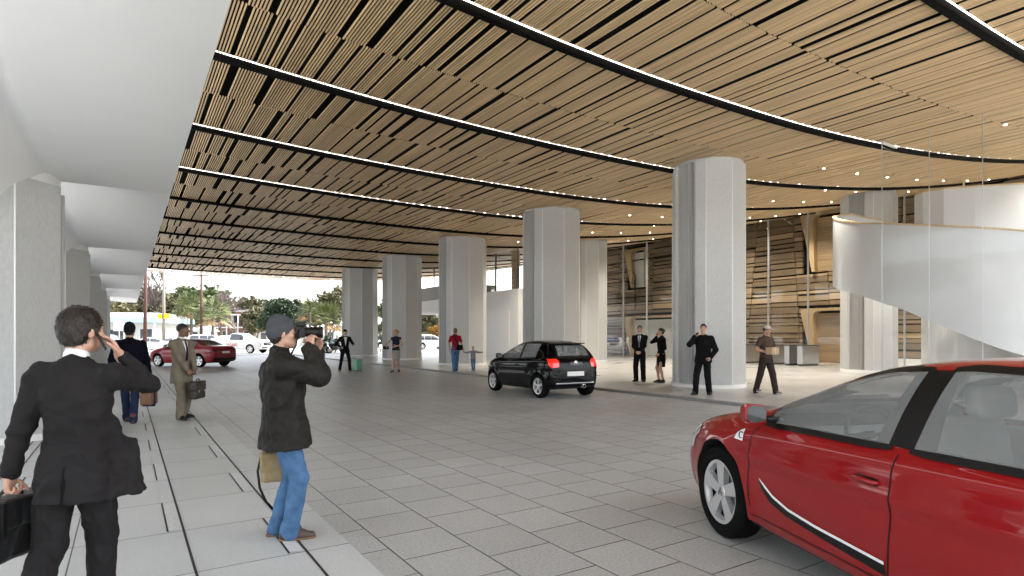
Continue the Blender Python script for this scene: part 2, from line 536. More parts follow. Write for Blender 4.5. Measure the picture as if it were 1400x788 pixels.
xs = [SX1, 0.5, 0.35, 0.2, 0.05, -0.1, -0.25, -0.4, -0.6, -0.8, -1.0, -1.04, -1.1, -1.16, -1.22, -1.3, -1.4, -1.55, -1.7, -1.9, -2.4, -3.0, -3.8, -4.8, -6.0, -7.2]
ys = []
for k in range(-3, 5):
    y0 = LEFTY[0] + 8.4 * k
    for t in (0.0, 0.001, 0.015, 0.03, 0.05, 0.08, 0.12, 0.17, 0.23, 0.3, 0.38, 0.46, 0.54, 0.62, 0.7, 0.78, 0.85, 0.91, 0.96, 0.999):
        y = y0 + 8.4 * t
        if -10 <= y <= 52.5: ys.append(y)
ys.append(LEFTY[-1] + 6.5)
ys = sorted(set(ys))
mb = MB()
nx = len(xs)
vs = [(x, y, soffit_z(x, y)) for y in ys for x in xs] + [(x, y, 5.35 if x < SX1 else 4.30) for y in ys for x in xs]
off = len(ys) * nx
fs = []
for j in range(len(ys) - 1):
    for i in range(nx - 1):
        a = j * nx + i
        fs.append((a, a + 1, a + nx + 1, a + nx))
        fs.append((off + a + nx, off + a + nx + 1, off + a + 1, off + a))
    a = j * nx
    fs.append((a + nx, off + a + nx, off + a, a))
    a = j * nx + nx - 1
    fs.append((a, off + a, off + a + nx, a + nx))
for j in (0, len(ys) - 1):
    for i in range(nx - 1):
        a = j * nx + i
        fs.append((a, a + 1, off + a + 1, off + a))
mb.raw(vs, fs)
sof = mb.build('white_soffit', M['soffit'], smooth=True)
sof.data.set_sharp_from_angle(angle=R(40))
tag(sof, 'folded white plaster soffit sweeping over the left pavement and its columns', 'soffit')

# ------------------------------------------------------------------ lobby timber wall
tw = empty('timber_wall', (WALLX, 0, PLAT), 0, 'tall timber board wall at the back of the lobby with dark gaps and slanted seams', 'wall')
TWY0, TWY1, TWH = -8.0, 39.0, 9.2
MB().box(0.10, 0.35, TWY0, TWY1, 0, TWH).build('backing', M['void'], tw)
rnd = random.Random(5)
seams = []
y = TWY0
while y < TWY1:
    seams.append((y, rnd.uniform(-0.10, 0.10))); y += rnd.uniform(1.6, 3.4)
seams.append((TWY1 + 1, 0))
PORT = [  # y0, y1, z0, z1 of the openings (lower doors and upper balconies)
    (17.3, 20.2, 0.0, 3.1), (29.8, 35.0, 0.0, 3.05), (17.3, 20.2, 5.2, 8.6), (32.6, 34.9, 5.3, 8.3)]


def blocked(a, b, z0, z1):
    for p in PORT:
        if a < p[1] and b > p[0] and z0 < p[3] and z1 > p[2]: return p
    return None


mbs = [MB(), MB()]
z = 0.12
while z < TWH:
    hh = rnd.choice((0.22, 0.28, 0.34, 0.42))
    for i in range(len(seams) - 1):
        ya = seams[i][0] + seams[i][1] * z + 0.02
        yb = min(TWY1, seams[i + 1][0] + seams[i + 1][1] * z - 0.02)
        tilt = rnd.uniform(-0.012, 0.012)
        zz = z + rnd.uniform(-0.012, 0.012)
        hb = hh - rnd.choice((0.04, 0.07, 0.11))
        th = rnd.uniform(0.02, 0.09)
        parts_ = [(ya, yb)]
        for p in PORT:
            nxt = []
            for a, b in parts_:
                if a < p[1] and b > p[0] and zz < p[3] and zz + hb > p[2]:
                    if a < p[0] - 0.1: nxt.append((a, p[0]))
                    if b > p[1] + 0.1: nxt.append((p[1], b))
                else: nxt.append((a, b))
            parts_ = nxt
        for a, b in parts_:
            if b - a < 0.1: continue
            pale = (3.3 < z < 4.1) or rnd.random() < 0.07
            vs = [(-th, a, zz), (-th, b, zz + tilt), (-th, b, zz + tilt + hb), (-th, a, zz + hb),
                  (0.1, a, zz), (0.1, b, zz + tilt), (0.1, b, zz + tilt + hb), (0.1, a, zz + hb)]
            mbs[1 if pale else 0].raw(vs, [(0, 3, 2, 1), (0, 1, 5, 4), (1, 2, 6, 5), (2, 3, 7, 6), (3, 0, 4, 7)])
    z += hh
mbs[0].build('board_cladding', M['plank'], tw)
mbs[1].build('board_cladding', M['plank_pale'], tw)


def portal(y0, y1, z0, z1, white):
    """slanting timber-lined opening"""
    s = 0.35
    mb = MB()
    outer = [(y1 - 0.75, z0), (y1 - 0.12, z1 - 0.45), (y1 - 0.05, z1 - 0.12), (y1 - 0.3, z1), (y0, z1), (y0, z0)]
    inner = [(y1 - 0.92, z0), (y1 - 0.80, z1 - 0.55), (y1 - 0.86, z1 - 0.28), (y1 - 1.05, z1 - 0.16), (y0 + 0.12, z1 - 0.16), (y0 + 0.12, z0)]
    n = 6
    vs = [(-0.35, a, b) for a, b in outer] + [(-0.35, a, b) for a, b in inner] + [(0.12, a, b) for a, b in outer] + [(0.12, a, b) for a, b in inner]
    fs = []
    for i in range(n - 1):
        fs += [(i, i + 1, n + i + 1, n + i), (2 * n + i, 3 * n + i, 3 * n + i + 1, 2 * n + i + 1),
               (i, 2 * n + i, 2 * n + i + 1, i + 1), (n + i, n + i + 1, 3 * n + i + 1, 3 * n + i)]
    fs += [(0, n, 3 * n, 2 * n), (n - 1, 3 * n - 1, 4 * n - 1, 2 * n - 1)]
    mb.raw(vs, fs)
    pr = mb.build('portal_frame', M['oak_trim'], tw)
    MB().box(0.02, 0.095, y0 + 0.13, y1 - 0.78, z0 + 0.01, z1 - 0.3).build('portal_panel', M['white_paint'] if white else M['plank_pale'], pr)
    mb = MB()
    k = z0 + 0.1
    while k < z1 - 0.45:
        mb.box(-0.02, 0.018, y0 + 0.15, y1 - 0.95, k, k + 0.07); k += 0.13
    mb.build('louvre', M['plank_pale'] if not white else M['white_paint'], pr)


for i, p in enumerate(PORT): portal(*p, white=i in (1, 3))
# black raised cable frames with rounded corners
for yA, yB, zt in ((27.0, 36.5, 7.4), (24.2, 26.6, 7.5), (33.8, 38.0, 6.6)):
    pts = [(-0.2, yA, 3.6)] + [(-0.2, yA + 0.6 - 0.6 * math.cos(a), zt - 0.6 + 0.6 * math.sin(a)) for a in np.linspace(0, math.pi / 2, 7)] + [(-0.2, yB, zt)]
    MB().tube(pts, 0.05, 8).build('conduit', M['black'], tw)
MB().box(-0.42, -0.20, TWY0, 16.5, 0.0, 0.35).build('plinth_bench', M['white_paint'], tw)
# side wall that closes the lobby far end
# glass wall in front of the timber wall
gw = empty('glass_wall', (FACADE, 0, PLAT), 0, 'frameless glass wall with slim silver fins in front of the timber wall', 'glass wall')
mb = MB(); mb.box(-0.01, 0.01, 11.0, 39.0, 0.02, 8.3)
mb.build('glazing', M['glass'], gw)
yy = 11.0
while yy < 39.1:
    MB().box(-0.16, -0.013, yy - 0.012, yy + 0.012, 0.0, 8.3).build('fin', M['rail_white'], gw)
    yy += 2.33
# front glass of the lobby box
gf = empty('lobby_glazing', (16.75, 0, PLAT), 0, 'clear glass lobby front with hairline vertical joints beside the curved stair', 'glazing')
MB().box(-0.008, 0.008, -9.0, 7.9, 0.02, zc(16.75) - PLAT - 0.03).build('glazing', M['clear_front'], gf)
for k in range(16):
    MB().box(-0.02, -0.0085, 7.9 - 1.1 * k - 0.008, 7.9 - 1.1 * k + 0.008, 0.02, zc(16.75) - PLAT - 0.03).build('joint', M['steel'], gf)
mb = MB(); mb.bar((0, 7.9, zc(16.75) - 0.15), (15.5, 10.8, zc(16.75) - 0.05 + 1.7), 0.05, 0.06)
mb.build('ceiling_track', M['joint'], gf)

# ------------------------------------------------------------------ curved white stair
SCX, SCY, SR = 21.1, 7.5, 3.6
st = empty('curved_stair', (SCX, SCY, PLAT), 0, 'white spiral stair with a tall curved balustrade and oak handrail in the lobby', 'stair')


def ramp_band(r, th, f, a0, a1, n=70):
    """curved wall; f(t) gives bottom and top height; angles are azimuths"""
    mb = MB(); vs, fs = [], []
    for i in range(n + 1):
        t = i / n
        az = a0 + (a1 - a0) * t
        zb, zt = f(t)
        for rr, zz in ((r, zb), (r, zt), (r - th, zt), (r - th, zb)):
            x, y = pol(rr, az); vs.append((x, y, zz))
    for i in range(n):
        a, b = 4 * i, 4 * i + 4
        for k in range(4):
            fs.append((a + k, a + (k + 1) % 4, b + (k + 1) % 4, b + k))
    fs += [(0, 1, 2, 3), (4 * n + 3, 4 * n + 2, 4 * n + 1, 4 * n)]
    return mb.raw(vs, fs)


def prof(t):
    """balustrade from the low right end (t=0) round the front to the high left end (t=1)"""
    top = np.interp(t, [0, 0.25, 0.45, 0.62, 0.8, 0.9, 1.0], [3.0, 3.75, 4.25, 4.75, 5.45, 5.72, 5.6])
    bot = np.interp(t, [0, 0.2, 0.39, 0.44, 0.525, 0.62, 0.8, 1.0], [0.0, 0.2, 1.2, 1.55, 2.2, 2.7, 3.25, 3.55])
    return float(bot), float(top)


A0, A1 = 150, 385     # from the right-front, past the camera side (about 250) to the left and a little behind
ramp_band(SR, 0.10, prof, A0, A1).build('balustrade', M['rail_white'], st, smooth=False).data.set_sharp_from_angle(angle=R(30))
hr = ramp_band(SR + 0.012, 0.125, lambda t: (prof(t)[1] + 0.003, prof(t)[1] + 0.05), A0, A1)
hr.build('handrail', M['oak_trim'], st)
ramp_band(SR - 1.6, 0.10, lambda t: (prof(t)[0] + 0.2, prof(t)[1] - 0.6), A0, A1).build('inner_balustrade', M['rail_white'], st)
ramp_band(SR - 0.105, 1.39, lambda t: (prof(t)[0] + 0.1, prof(t)[0] + 0.4), A0, A1).build('stair_soffit', M['rail_white'], st)
ramp_band(1.2, 1.19, lambda t: (0.0, 2.2), 0, 360).build('core', M['white_paint'], st)
lo = ramp_band(SR - 0.2, 0.10, lambda t: (0.0, 1.25 + 0.4 * t), 168, 200)
lo.build('lower_balustrade', M['rail_white'], st)
# upper balcony behind the stair
bal = empty('upper_balcony', (24.1, 5.5, PLAT), 0, 'white curved upper balcony with an oak edged rounded end behind the spiral stair', 'balcony')
path = [(-0.5, 4.4), (-1.1, 4.3), (-1.45, 3.9), (-1.4, 3.3), (-0.9, 2.6), (0.0, 1.6), (1.2, 0.4), (2.6, -1.0), (4.0, -2.6), (5.5, -4.6)]
P = [Vector((x, y, 0)) for x, y in path]


def ribbon(P, th, z0, z1):
    mb = MB(); vs, fs = [], []
    for i, p in enumerate(P):
        d = (P[min(i + 1, len(P) - 1)] - P[max(i - 1, 0)]).normalized()
        s = Vector((-d.y, d.x, 0)) * th
        a = z0(i) if callable(z0) else z0
        b = z1(i) if callable(z1) else z1
        vs += [(p.x, p.y, a), (p.x, p.y, b), (p.x + s.x, p.y + s.y, b), (p.x + s.x, p.y + s.y, a)]
    for i in range(len(P) - 1):
        a, b = 4 * i, 4 * i + 4
        for k in range(4):
            fs.append((a + k, a + (k + 1) % 4, b + (k + 1) % 4, b + k))
    n = len(P) - 1
    fs += [(0, 1, 2, 3), (4 * n + 3, 4 * n + 2, 4 * n + 1, 4 * n)]
    return mb.raw(vs, fs)


ribbon(P, 0.1, 4.2, 6.35).build('balustrade', M['rail_white'], bal)
ribbon([p + Vector((-0.012, -0.012, 0)) for p in P], 0.13, 6.353, 6.40).build('handrail', M['oak_trim'], bal)
mb = MB(); mb.prism([(-0.4, 4.2), (-1.0, 4.1), (-1.3, 3.85), (-1.25, 3.35), (-0.8, 2.7), (0.1, 1.7), (1.3, 0.5), (2.7, -0.9), (4.1, -2.5), (5.6, -4.5), (8.4, -4.5), (8.4, 4.2)][::-1], 4.0, 4.19)
mb.build('floor_slab', M['rail_white'], bal)

# ------------------------------------------------------------------ ticket gates
GP = [(29.0, 20.6), (29.0, 21.6), (29.0, 18.9), (29.0, 17.9), (29.0, 17.2)]
gate0 = None
glabs = ['silver lobby turnstile, farthest left of the row by the timber portal', 'silver lobby turnstile, second from the left before the portal',
         'silver lobby turnstile in the middle of the row', 'silver lobby turnstile, second from the right by the concrete column', 'silver lobby turnstile closest to the concrete column']
for (gx, gy), lb in zip(sorted(GP, key=lambda p: -p[1]), glabs):
    if gate0 is None:
        g = empty('turnstile', (0, 0, 0))
        MB().box(-0.75, 0.75, -0.14, 0.14, 0.09, 1.0).build('cabinet', M['steel'], g, bevel=0.02)
        MB().box(-0.70, 0.70, -0.10, 0.10, 0.0, 0.088).build('foot', M['dark_grey'], g)
        MB().box(-0.78, 0.78, -0.155, 0.155, 1.003, 1.05).build('top_plate', M['dark_grey'], g, bevel=0.01)
        MB().box(-0.25, 0.25, 0.145, 0.42, 0.35, 1.35).build('flap', M['glass'], g)
        gate0 = g
    else: g = copy_tree(gate0)
    g.location = (gx, gy, PLAT)
    tag(g, lb, 'turnstile', 'ticket gates in the lobby')

# ------------------------------------------------------------------ white annex behind the columns
an = empty('white_annex', (20.0, 28.6, 0), 0, 'white annex block with a frosted panel, window band and projecting slab behind the columns', 'annex')
MB().box(0, 4.5, 1.6, 9.0, PLAT, 4.45).build('wall', M['white_paint'], an)
MB().box(-0.03, -0.002, 2.6, 6.6, 0.5, 3.2).build('frosted_panel', M['glass_white'], an)
MB().box(-0.4, 4.4, 9.0, 20.0, 3.45, 4.3).build('projecting_slab', M['white_paint'], an)
MB().box(0.6, 4.2, 11.0, 18.5, 4.303, 5.5).build('parapet', M['grey_panel'], an)
for k in (1.7, 4.3, 6.9, 10.6, 13.5, 16.5):
    MB().box(0.02, 0.10, k, k + 0.09, 4.453 if k < 9 else 5.503, 6.9).build('mullion', M['dark_grey'], an)
MB().box(0.05, 0.07, 1.8, 9.0, 4.453, 6.9).build('window_glass', M['glass'], an)
MB().box(0.2, 0.5, 2.2, 2.7, 4.453, 6.85).build('timber_post', M['oak_trim'], an)
# ------------------------------------------------------------------ people: smooth solids meshed with surface nets
def V(*a): return np.array(a, dtype=float)


def rotm(rx=0, ry=0, rz=0):
    return np.array(Matrix.Rotation(R(rz), 3, 'Z') @ Matrix.Rotation(R(ry), 3, 'Y') @ Matrix.Rotation(R(rx), 3, 'X'))


class Solid:
    def __init__(self): self.ops = []

    def _a(self, fn, lo, hi, k, mode='add'):
        self.ops.append((fn, np.array(lo), np.array(hi), k, mode)); return self

    def rc(self, a, b, ra, rb=None, k=0.02, mode='add'):
        a, b = np.array(a, float), np.array(b, float); rb = ra if rb is None else rb
        ba = b - a; L = max(float(ba @ ba), 1e-9)

        def fn(X, Y, Z):
            px, py, pz = X - a[0], Y - a[1], Z - a[2]
            t = np.clip((px * ba[0] + py * ba[1] + pz * ba[2]) / L, 0, 1)
            return np.sqrt((px - t * ba[0]) ** 2 + (py - t * ba[1]) ** 2 + (pz - t * ba[2]) ** 2) - (ra + (rb - ra) * t)
        m = max(ra, rb)
        return self._a(fn, np.minimum(a, b) - m, np.maximum(a, b) + m, k, mode)

    def chain(self, pts, rs, k=0.02):
        for i in range(len(pts) - 1): self.rc(pts[i], pts[i + 1], rs[i], rs[i + 1], k)
        return self

    def ell(self, c, r, M=None, k=0.02, mode='add'):
        c, r = np.array(c, float), np.array(r, float)
        Mi = np.eye(3) if M is None else np.array(M).T

        def fn(X, Y, Z):
            px, py, pz = X - c[0], Y - c[1], Z - c[2]
            x = (Mi[0, 0] * px + Mi[0, 1] * py + Mi[0, 2] * pz) / r[0]
            y = (Mi[1, 0] * px + Mi[1, 1] * py + Mi[1, 2] * pz) / r[1]
            z = (Mi[2, 0] * px + Mi[2, 1] * py + Mi[2, 2] * pz) / r[2]
            k0 = np.sqrt(x * x + y * y + z * z) + 1e-9
            k1 = np.sqrt((x / r[0]) ** 2 + (y / r[1]) ** 2 + (z / r[2]) ** 2) + 1e-9
            return k0 * (k0 - 1) / k1
        m = float(max(r))
        return self._a(fn, c - m, c + m, k, mode)

    def box(self, c, hf, rad=0.005, M=None, k=0.01, mode='add'):
        c, hf = np.array(c, float), np.array(hf, float)
        Mi = np.eye(3) if M is None else np.array(M).T

        def fn(X, Y, Z):
            px, py, pz = X - c[0], Y - c[1], Z - c[2]
            q = [np.abs(Mi[i, 0] * px + Mi[i, 1] * py + Mi[i, 2] * pz) - hf[i] + rad for i in range(3)]
            o = np.sqrt(sum(np.maximum(v, 0) ** 2 for v in q))
            return o + np.minimum(np.maximum(q[0], np.maximum(q[1], q[2])), 0) - rad
        m = float(np.linalg.norm(hf))
        return self._a(fn, c - m, c + m, k, mode)

    def loft(self, st, org=(0, 0, 0), M=None, k=0.03, mode='add'):
        """stations (z, rx, ry, cx, cy) in a local frame"""
        st = np.array([list(s) + [0] * (5 - len(s)) for s in sorted(st)], float)
        org = np.array(org, float); Mi = np.eye(3) if M is None else np.array(M).T

        def fn(X, Y, Z):
            px, py, pz = X - org[0], Y - org[1], Z - org[2]
            x = Mi[0, 0] * px + Mi[0, 1] * py + Mi[0, 2] * pz
            y = Mi[1, 0] * px + Mi[1, 1] * py + Mi[1, 2] * pz
            z = Mi[2, 0] * px + Mi[2, 1] * py + Mi[2, 2] * pz
            rx = np.interp(z, st[:, 0], st[:, 1]); ry = np.interp(z, st[:, 0], st[:, 2])
            x = x - np.interp(z, st[:, 0], st[:, 3]); y = y - np.interp(z, st[:, 0], st[:, 4])
            d = ((np.abs(x) / rx) ** 2.4 + (np.abs(y) / ry) ** 2.4) ** (1 / 2.4)
            d = (d - 1) * np.minimum(rx, ry)
            return np.maximum(d, np.maximum(z - st[-1, 0], st[0, 0] - z))
        Mf = Mi.T
        cs = []
        for s in st:
            for sx in (-1, 1):
                for sy in (-1, 1): cs.append(org + Mf @ np.array([s[3] + sx * s[1], s[4] + sy * s[2], s[0]]))
        cs = np.array(cs)
        return self._a(fn, cs.min(0), cs.max(0), k, mode)

    def plane(self, p, n):
        """cut away everything on the side n points to"""
        p, n = np.array(p, float), np.array(n, float); n = n / np.linalg.norm(n)
        self.ops.append((lambda X, Y, Z: (X - p[0]) * n[0] + (Y - p[1]) * n[1] + (Z - p[2]) * n[2], None, None, 0, 'cut')); return self

    def mesh(self, h):
        adds = [o for o in self.ops if o[4] == 'add']
        lo = np.min([o[1] for o in adds], axis=0) - 3 * h - 0.02
        hi = np.max([o[2] for o in adds], axis=0) + 3 * h + 0.02
        n = np.ceil((hi - lo) / h).astype(int) + 1
        F = np.full(n, 0.25, dtype=np.float32)
        ax = [lo[i] + h * np.arange(n[i]) for i in range(3)]
        for fn, a, b, k, mode in self.ops:
            if mode == 'cut':
                X, Y, Z = np.meshgrid(*ax, indexing='ij', sparse=True)
                F = np.maximum(F, fn(X, Y, Z).astype(np.float32)); continue
            m = k + 2.5 * h
            i0 = np.clip(np.floor((a - m - lo) / h).astype(int), 0, n - 1)
            i1 = np.clip(np.ceil((b + m - lo) / h).astype(int) + 1, 1, n)
            if np.any(i1 <= i0): continue
            sl = tuple(slice(i0[i], i1[i]) for i in range(3))
            X, Y, Z = np.meshgrid(*[ax[i][sl[i]] for i in range(3)], indexing='ij', sparse=True)
            d = fn(X, Y, Z).astype(np.float32)
            G = F[sl]
            if mode == 'add':
                hh = np.maximum(k - np.abs(G - d), 0) / max(k, 1e-6)
                F[sl] = np.minimum(G, d) - hh * hh * k * 0.25
            else:
                d = -d
                hh = np.maximum(k - np.abs(G - d), 0) / max(k, 1e-6)
                F[sl] = np.maximum(G, d) + hh * hh * k * 0.25
        return surface_nets(F, lo, h)


def surface_nets(F, lo, h):
    S = F < 0
    c = S[:-1, :-1, :-1].astype(np.int8)
    tot = np.zeros_like(c)
    offs = [(i, j, k) for i in (0, 1) for j in (0, 1) for k in (0, 1)]
    nx, ny, nz = F.shape
    for (i, j, k) in offs: tot += S[i:nx - 1 + i, j:ny - 1 + j, k:nz - 1 + k]
    mix = (tot > 0) & (tot < 8)
    I, J, K = np.nonzero(mix)
    vals = np.stack([F[I + i, J + j, K + k] for (i, j, k) in offs], 1)
    P = np.array(offs, float)
    acc = np.zeros((len(I), 3)); cnt = np.zeros(len(I))
    for a in range(8):
        for b in range(a + 1, 8):
            if np.abs(P[a] - P[b]).sum() != 1: continue
            fa, fb = vals[:, a], vals[:, b]
            m = (fa < 0) != (fb < 0)
            t = np.where(m, fa / np.where(m, fa - fb, 1), 0)
            acc += np.where(m[:, None], P[a] + t[:, None] * (P[b] - P[a]), 0); cnt += m
    vs = lo + h * (np.stack([I, J, K], 1) + acc / cnt[:, None])
    idx = np.full(mix.shape, -1, dtype=np.int64); idx[I, J, K] = np.arange(len(I))
    quads = []
    for axis in range(3):
        sl0 = [slice(None)] * 3; sl1 = [slice(None)] * 3
        sl0[axis] = slice(0, -1); sl1[axis] = slice(1, None)
        A, B = S[tuple(sl0)], S[tuple(sl1)]
        E = np.array(np.nonzero(A != B))
        u, v = (axis + 1) % 3, (axis + 2) % 3
        ok = (E[u] > 0) & (E[v] > 0) & (E[u] < F.shape[u] - 1) & (E[v] < F.shape[v] - 1)
        E = E[:, ok]
        flip = A[tuple(E)]
        def cell(du, dv):
            q = E.copy(); q[u] += du; q[v] += dv
            return idx[tuple(q)]
        q = np.stack([cell(-1, -1), cell(0, -1), cell(0, 0), cell(-1, 0)], 1)
        q[~flip] = q[~flip][:, ::-1]
        quads.append(q)
    Q = np.concatenate(quads)
    Q = Q[(Q >= 0).all(1)]
    return vs, Q


def np_mesh(name, vs, Q, mats, parent=None, wrinkle=0.0, wscale=(9, 9, 5), idx=None, seed=0.0):
    me = bpy.data.meshes.new(name)
    me.vertices.add(len(vs)); me.loops.add(Q.size); me.polygons.add(len(Q))
    me.vertices.foreach_set('co', vs.astype(np.float32).ravel())
    me.loops.foreach_set('vertex_index', Q.astype(np.int32).ravel())
    me.polygons.foreach_set('loop_start', np.arange(0, Q.size, 4, dtype=np.int32))
    me.polygons.foreach_set('loop_total', np.full(len(Q), 4, dtype=np.int32))
    me.update(calc_edges=True)
    if wrinkle:
        nr = np.zeros(len(vs) * 3, dtype=np.float32); me.vertices.foreach_get('normal', nr); nr = nr.reshape(-1, 3)
        w = np.empty(len(vs))
        sx, sy, sz = wscale
        for i, p in enumerate(vs):
            q = Vector((p[0] * sx + seed, p[1] * sy, p[2] * sz))
            d = noise.noise(q * 0.6) * 0.8
            a = noise.noise(q + Vector((d, d, d)))
            b = noise.noise(q * 2.3 + Vector((5 + d, 1, 2)))
            w[i] = (0.5 - abs(a) * 1.7) + 0.35 * (0.5 - abs(b) * 1.7)
        vs = vs + nr * (w * wrinkle)[:, None]
        me.vertices.foreach_set('co', vs.astype(np.float32).ravel()); me.update()
    o = add(name, me, mats, parent, smooth=True)
    if idx is not None: me.polygons.foreach_set('material_index', idx.astype(np.int32))
    return o


def ik(a, t, l1, l2, pole):
    a, t, pole = np.array(a, float), np.array(t, float), np.array(pole, float)
    d = t - a; L = np.linalg.norm(d)
    Lc = min(L, (l1 + l2) * 0.999)
    u = d / L
    t = a + u * Lc
    x = (l1 * l1 - l2 * l2 + Lc * Lc) / (2 * Lc)
    hgt = math.sqrt(max(l1 * l1 - x * x, 0))
    p = pole - u * (pole @ u)
    p = p / (np.linalg.norm(p) + 1e-9)
    return a + u * x + p * hgt, t


def unit(v):
    v = np.array(v, float); return v / (np.linalg.norm(v) + 1e-9)


def hand(S, w, d, n, thumb_side, curl=(0.35, 0.45, 0.4), spread=0.06, thumb=(0.7, 0.8, 0.25), r=0.0085, tcurl=0.4):
    """palm plus five fingers; n is the way the palm faces, thumb_side the lateral axis towards the thumb"""
    d = unit(d); n = unit(np.array(n) - d * (np.array(n) @ d)); l = unit(np.cross(d, n))
    if l @ np.array(thumb_side) < 0: l = -l
    Mx = np.stack([l, d, n], 1)
    S.rc(w - d * 0.03, w + d * 0.02, 0.027, 0.024, 0.02)
    S.box(w + d * 0.052, (0.039, 0.045, 0.0135), 0.012, Mx, 0.015)
    S.ell(w + d * 0.035 + l * 0.026 + n * 0.008, (0.017, 0.028, 0.014), Mx, 0.012)
    for i, (off, ln) in enumerate(((0.029, 0.072), (0.010, 0.080), (-0.010, 0.075), (-0.028, 0.058))):
        p = w + d * (0.088 - 0.004 * abs(i - 1)) + l * off
        a = 0.0
        sp = spread * (1.2, 0.3, -0.5, -1.4)[i]
        f0 = unit(d + l * sp)
        c = curl if not isinstance(curl[0], (tuple, list)) else curl[i]
        for s, (fr, cu) in enumerate(zip((0.45, 0.32, 0.23), c)):
            a += cu
            q = p + (f0 * math.cos(a) + n * math.sin(a)) * ln * fr
            S.rc(p, q, r * (1 - 0.08 * s), r * (0.92 - 0.08 * s), 0.004)
            p = q
    p = w + d * 0.022 + l * 0.030
    t = unit(d * thumb[0] + l * thumb[1] + n * thumb[2])
    b = unit(n * 0.5 + d - l * 0.3)
    for s, ln in enumerate((0.042, 0.032, 0.026)):
        q = p + t * ln
        S.rc(p, q, 0.0125 - 0.0015 * s, 0.011 - 0.0015 * s, 0.006)
        p = q; t = unit(t + (b - l * 0.3) * tcurl)


SKIN = {}


def skin(tone):
    if tone not in SKIN:
        c = {'fair': (0.52, 0.30, 0.215), 'tan': (0.42, 0.235, 0.16), 'brown': (0.20, 0.105, 0.065)}[tone]
        m = mat('skin ' + tone, c, 0.5, var=0.06, vscale=30)
        b = m.node_tree.nodes['Principled BSDF']
        b.inputs['Subsurface Weight'].default_value = 0.12
        b.inputs['Subsurface Radius'].default_value = (0.02, 0.008, 0.004)
        b.inputs['Subsurface Scale'].default_value = 0.3
        SKIN[tone] = (m, mat('lips ' + tone, tuple(x * f for x, f in zip(c, (0.78, 0.5, 0.5))), 0.4), mat('brow ' + tone, tuple(x * 0.25 for x in c), 0.8))
    return SKIN[tone]


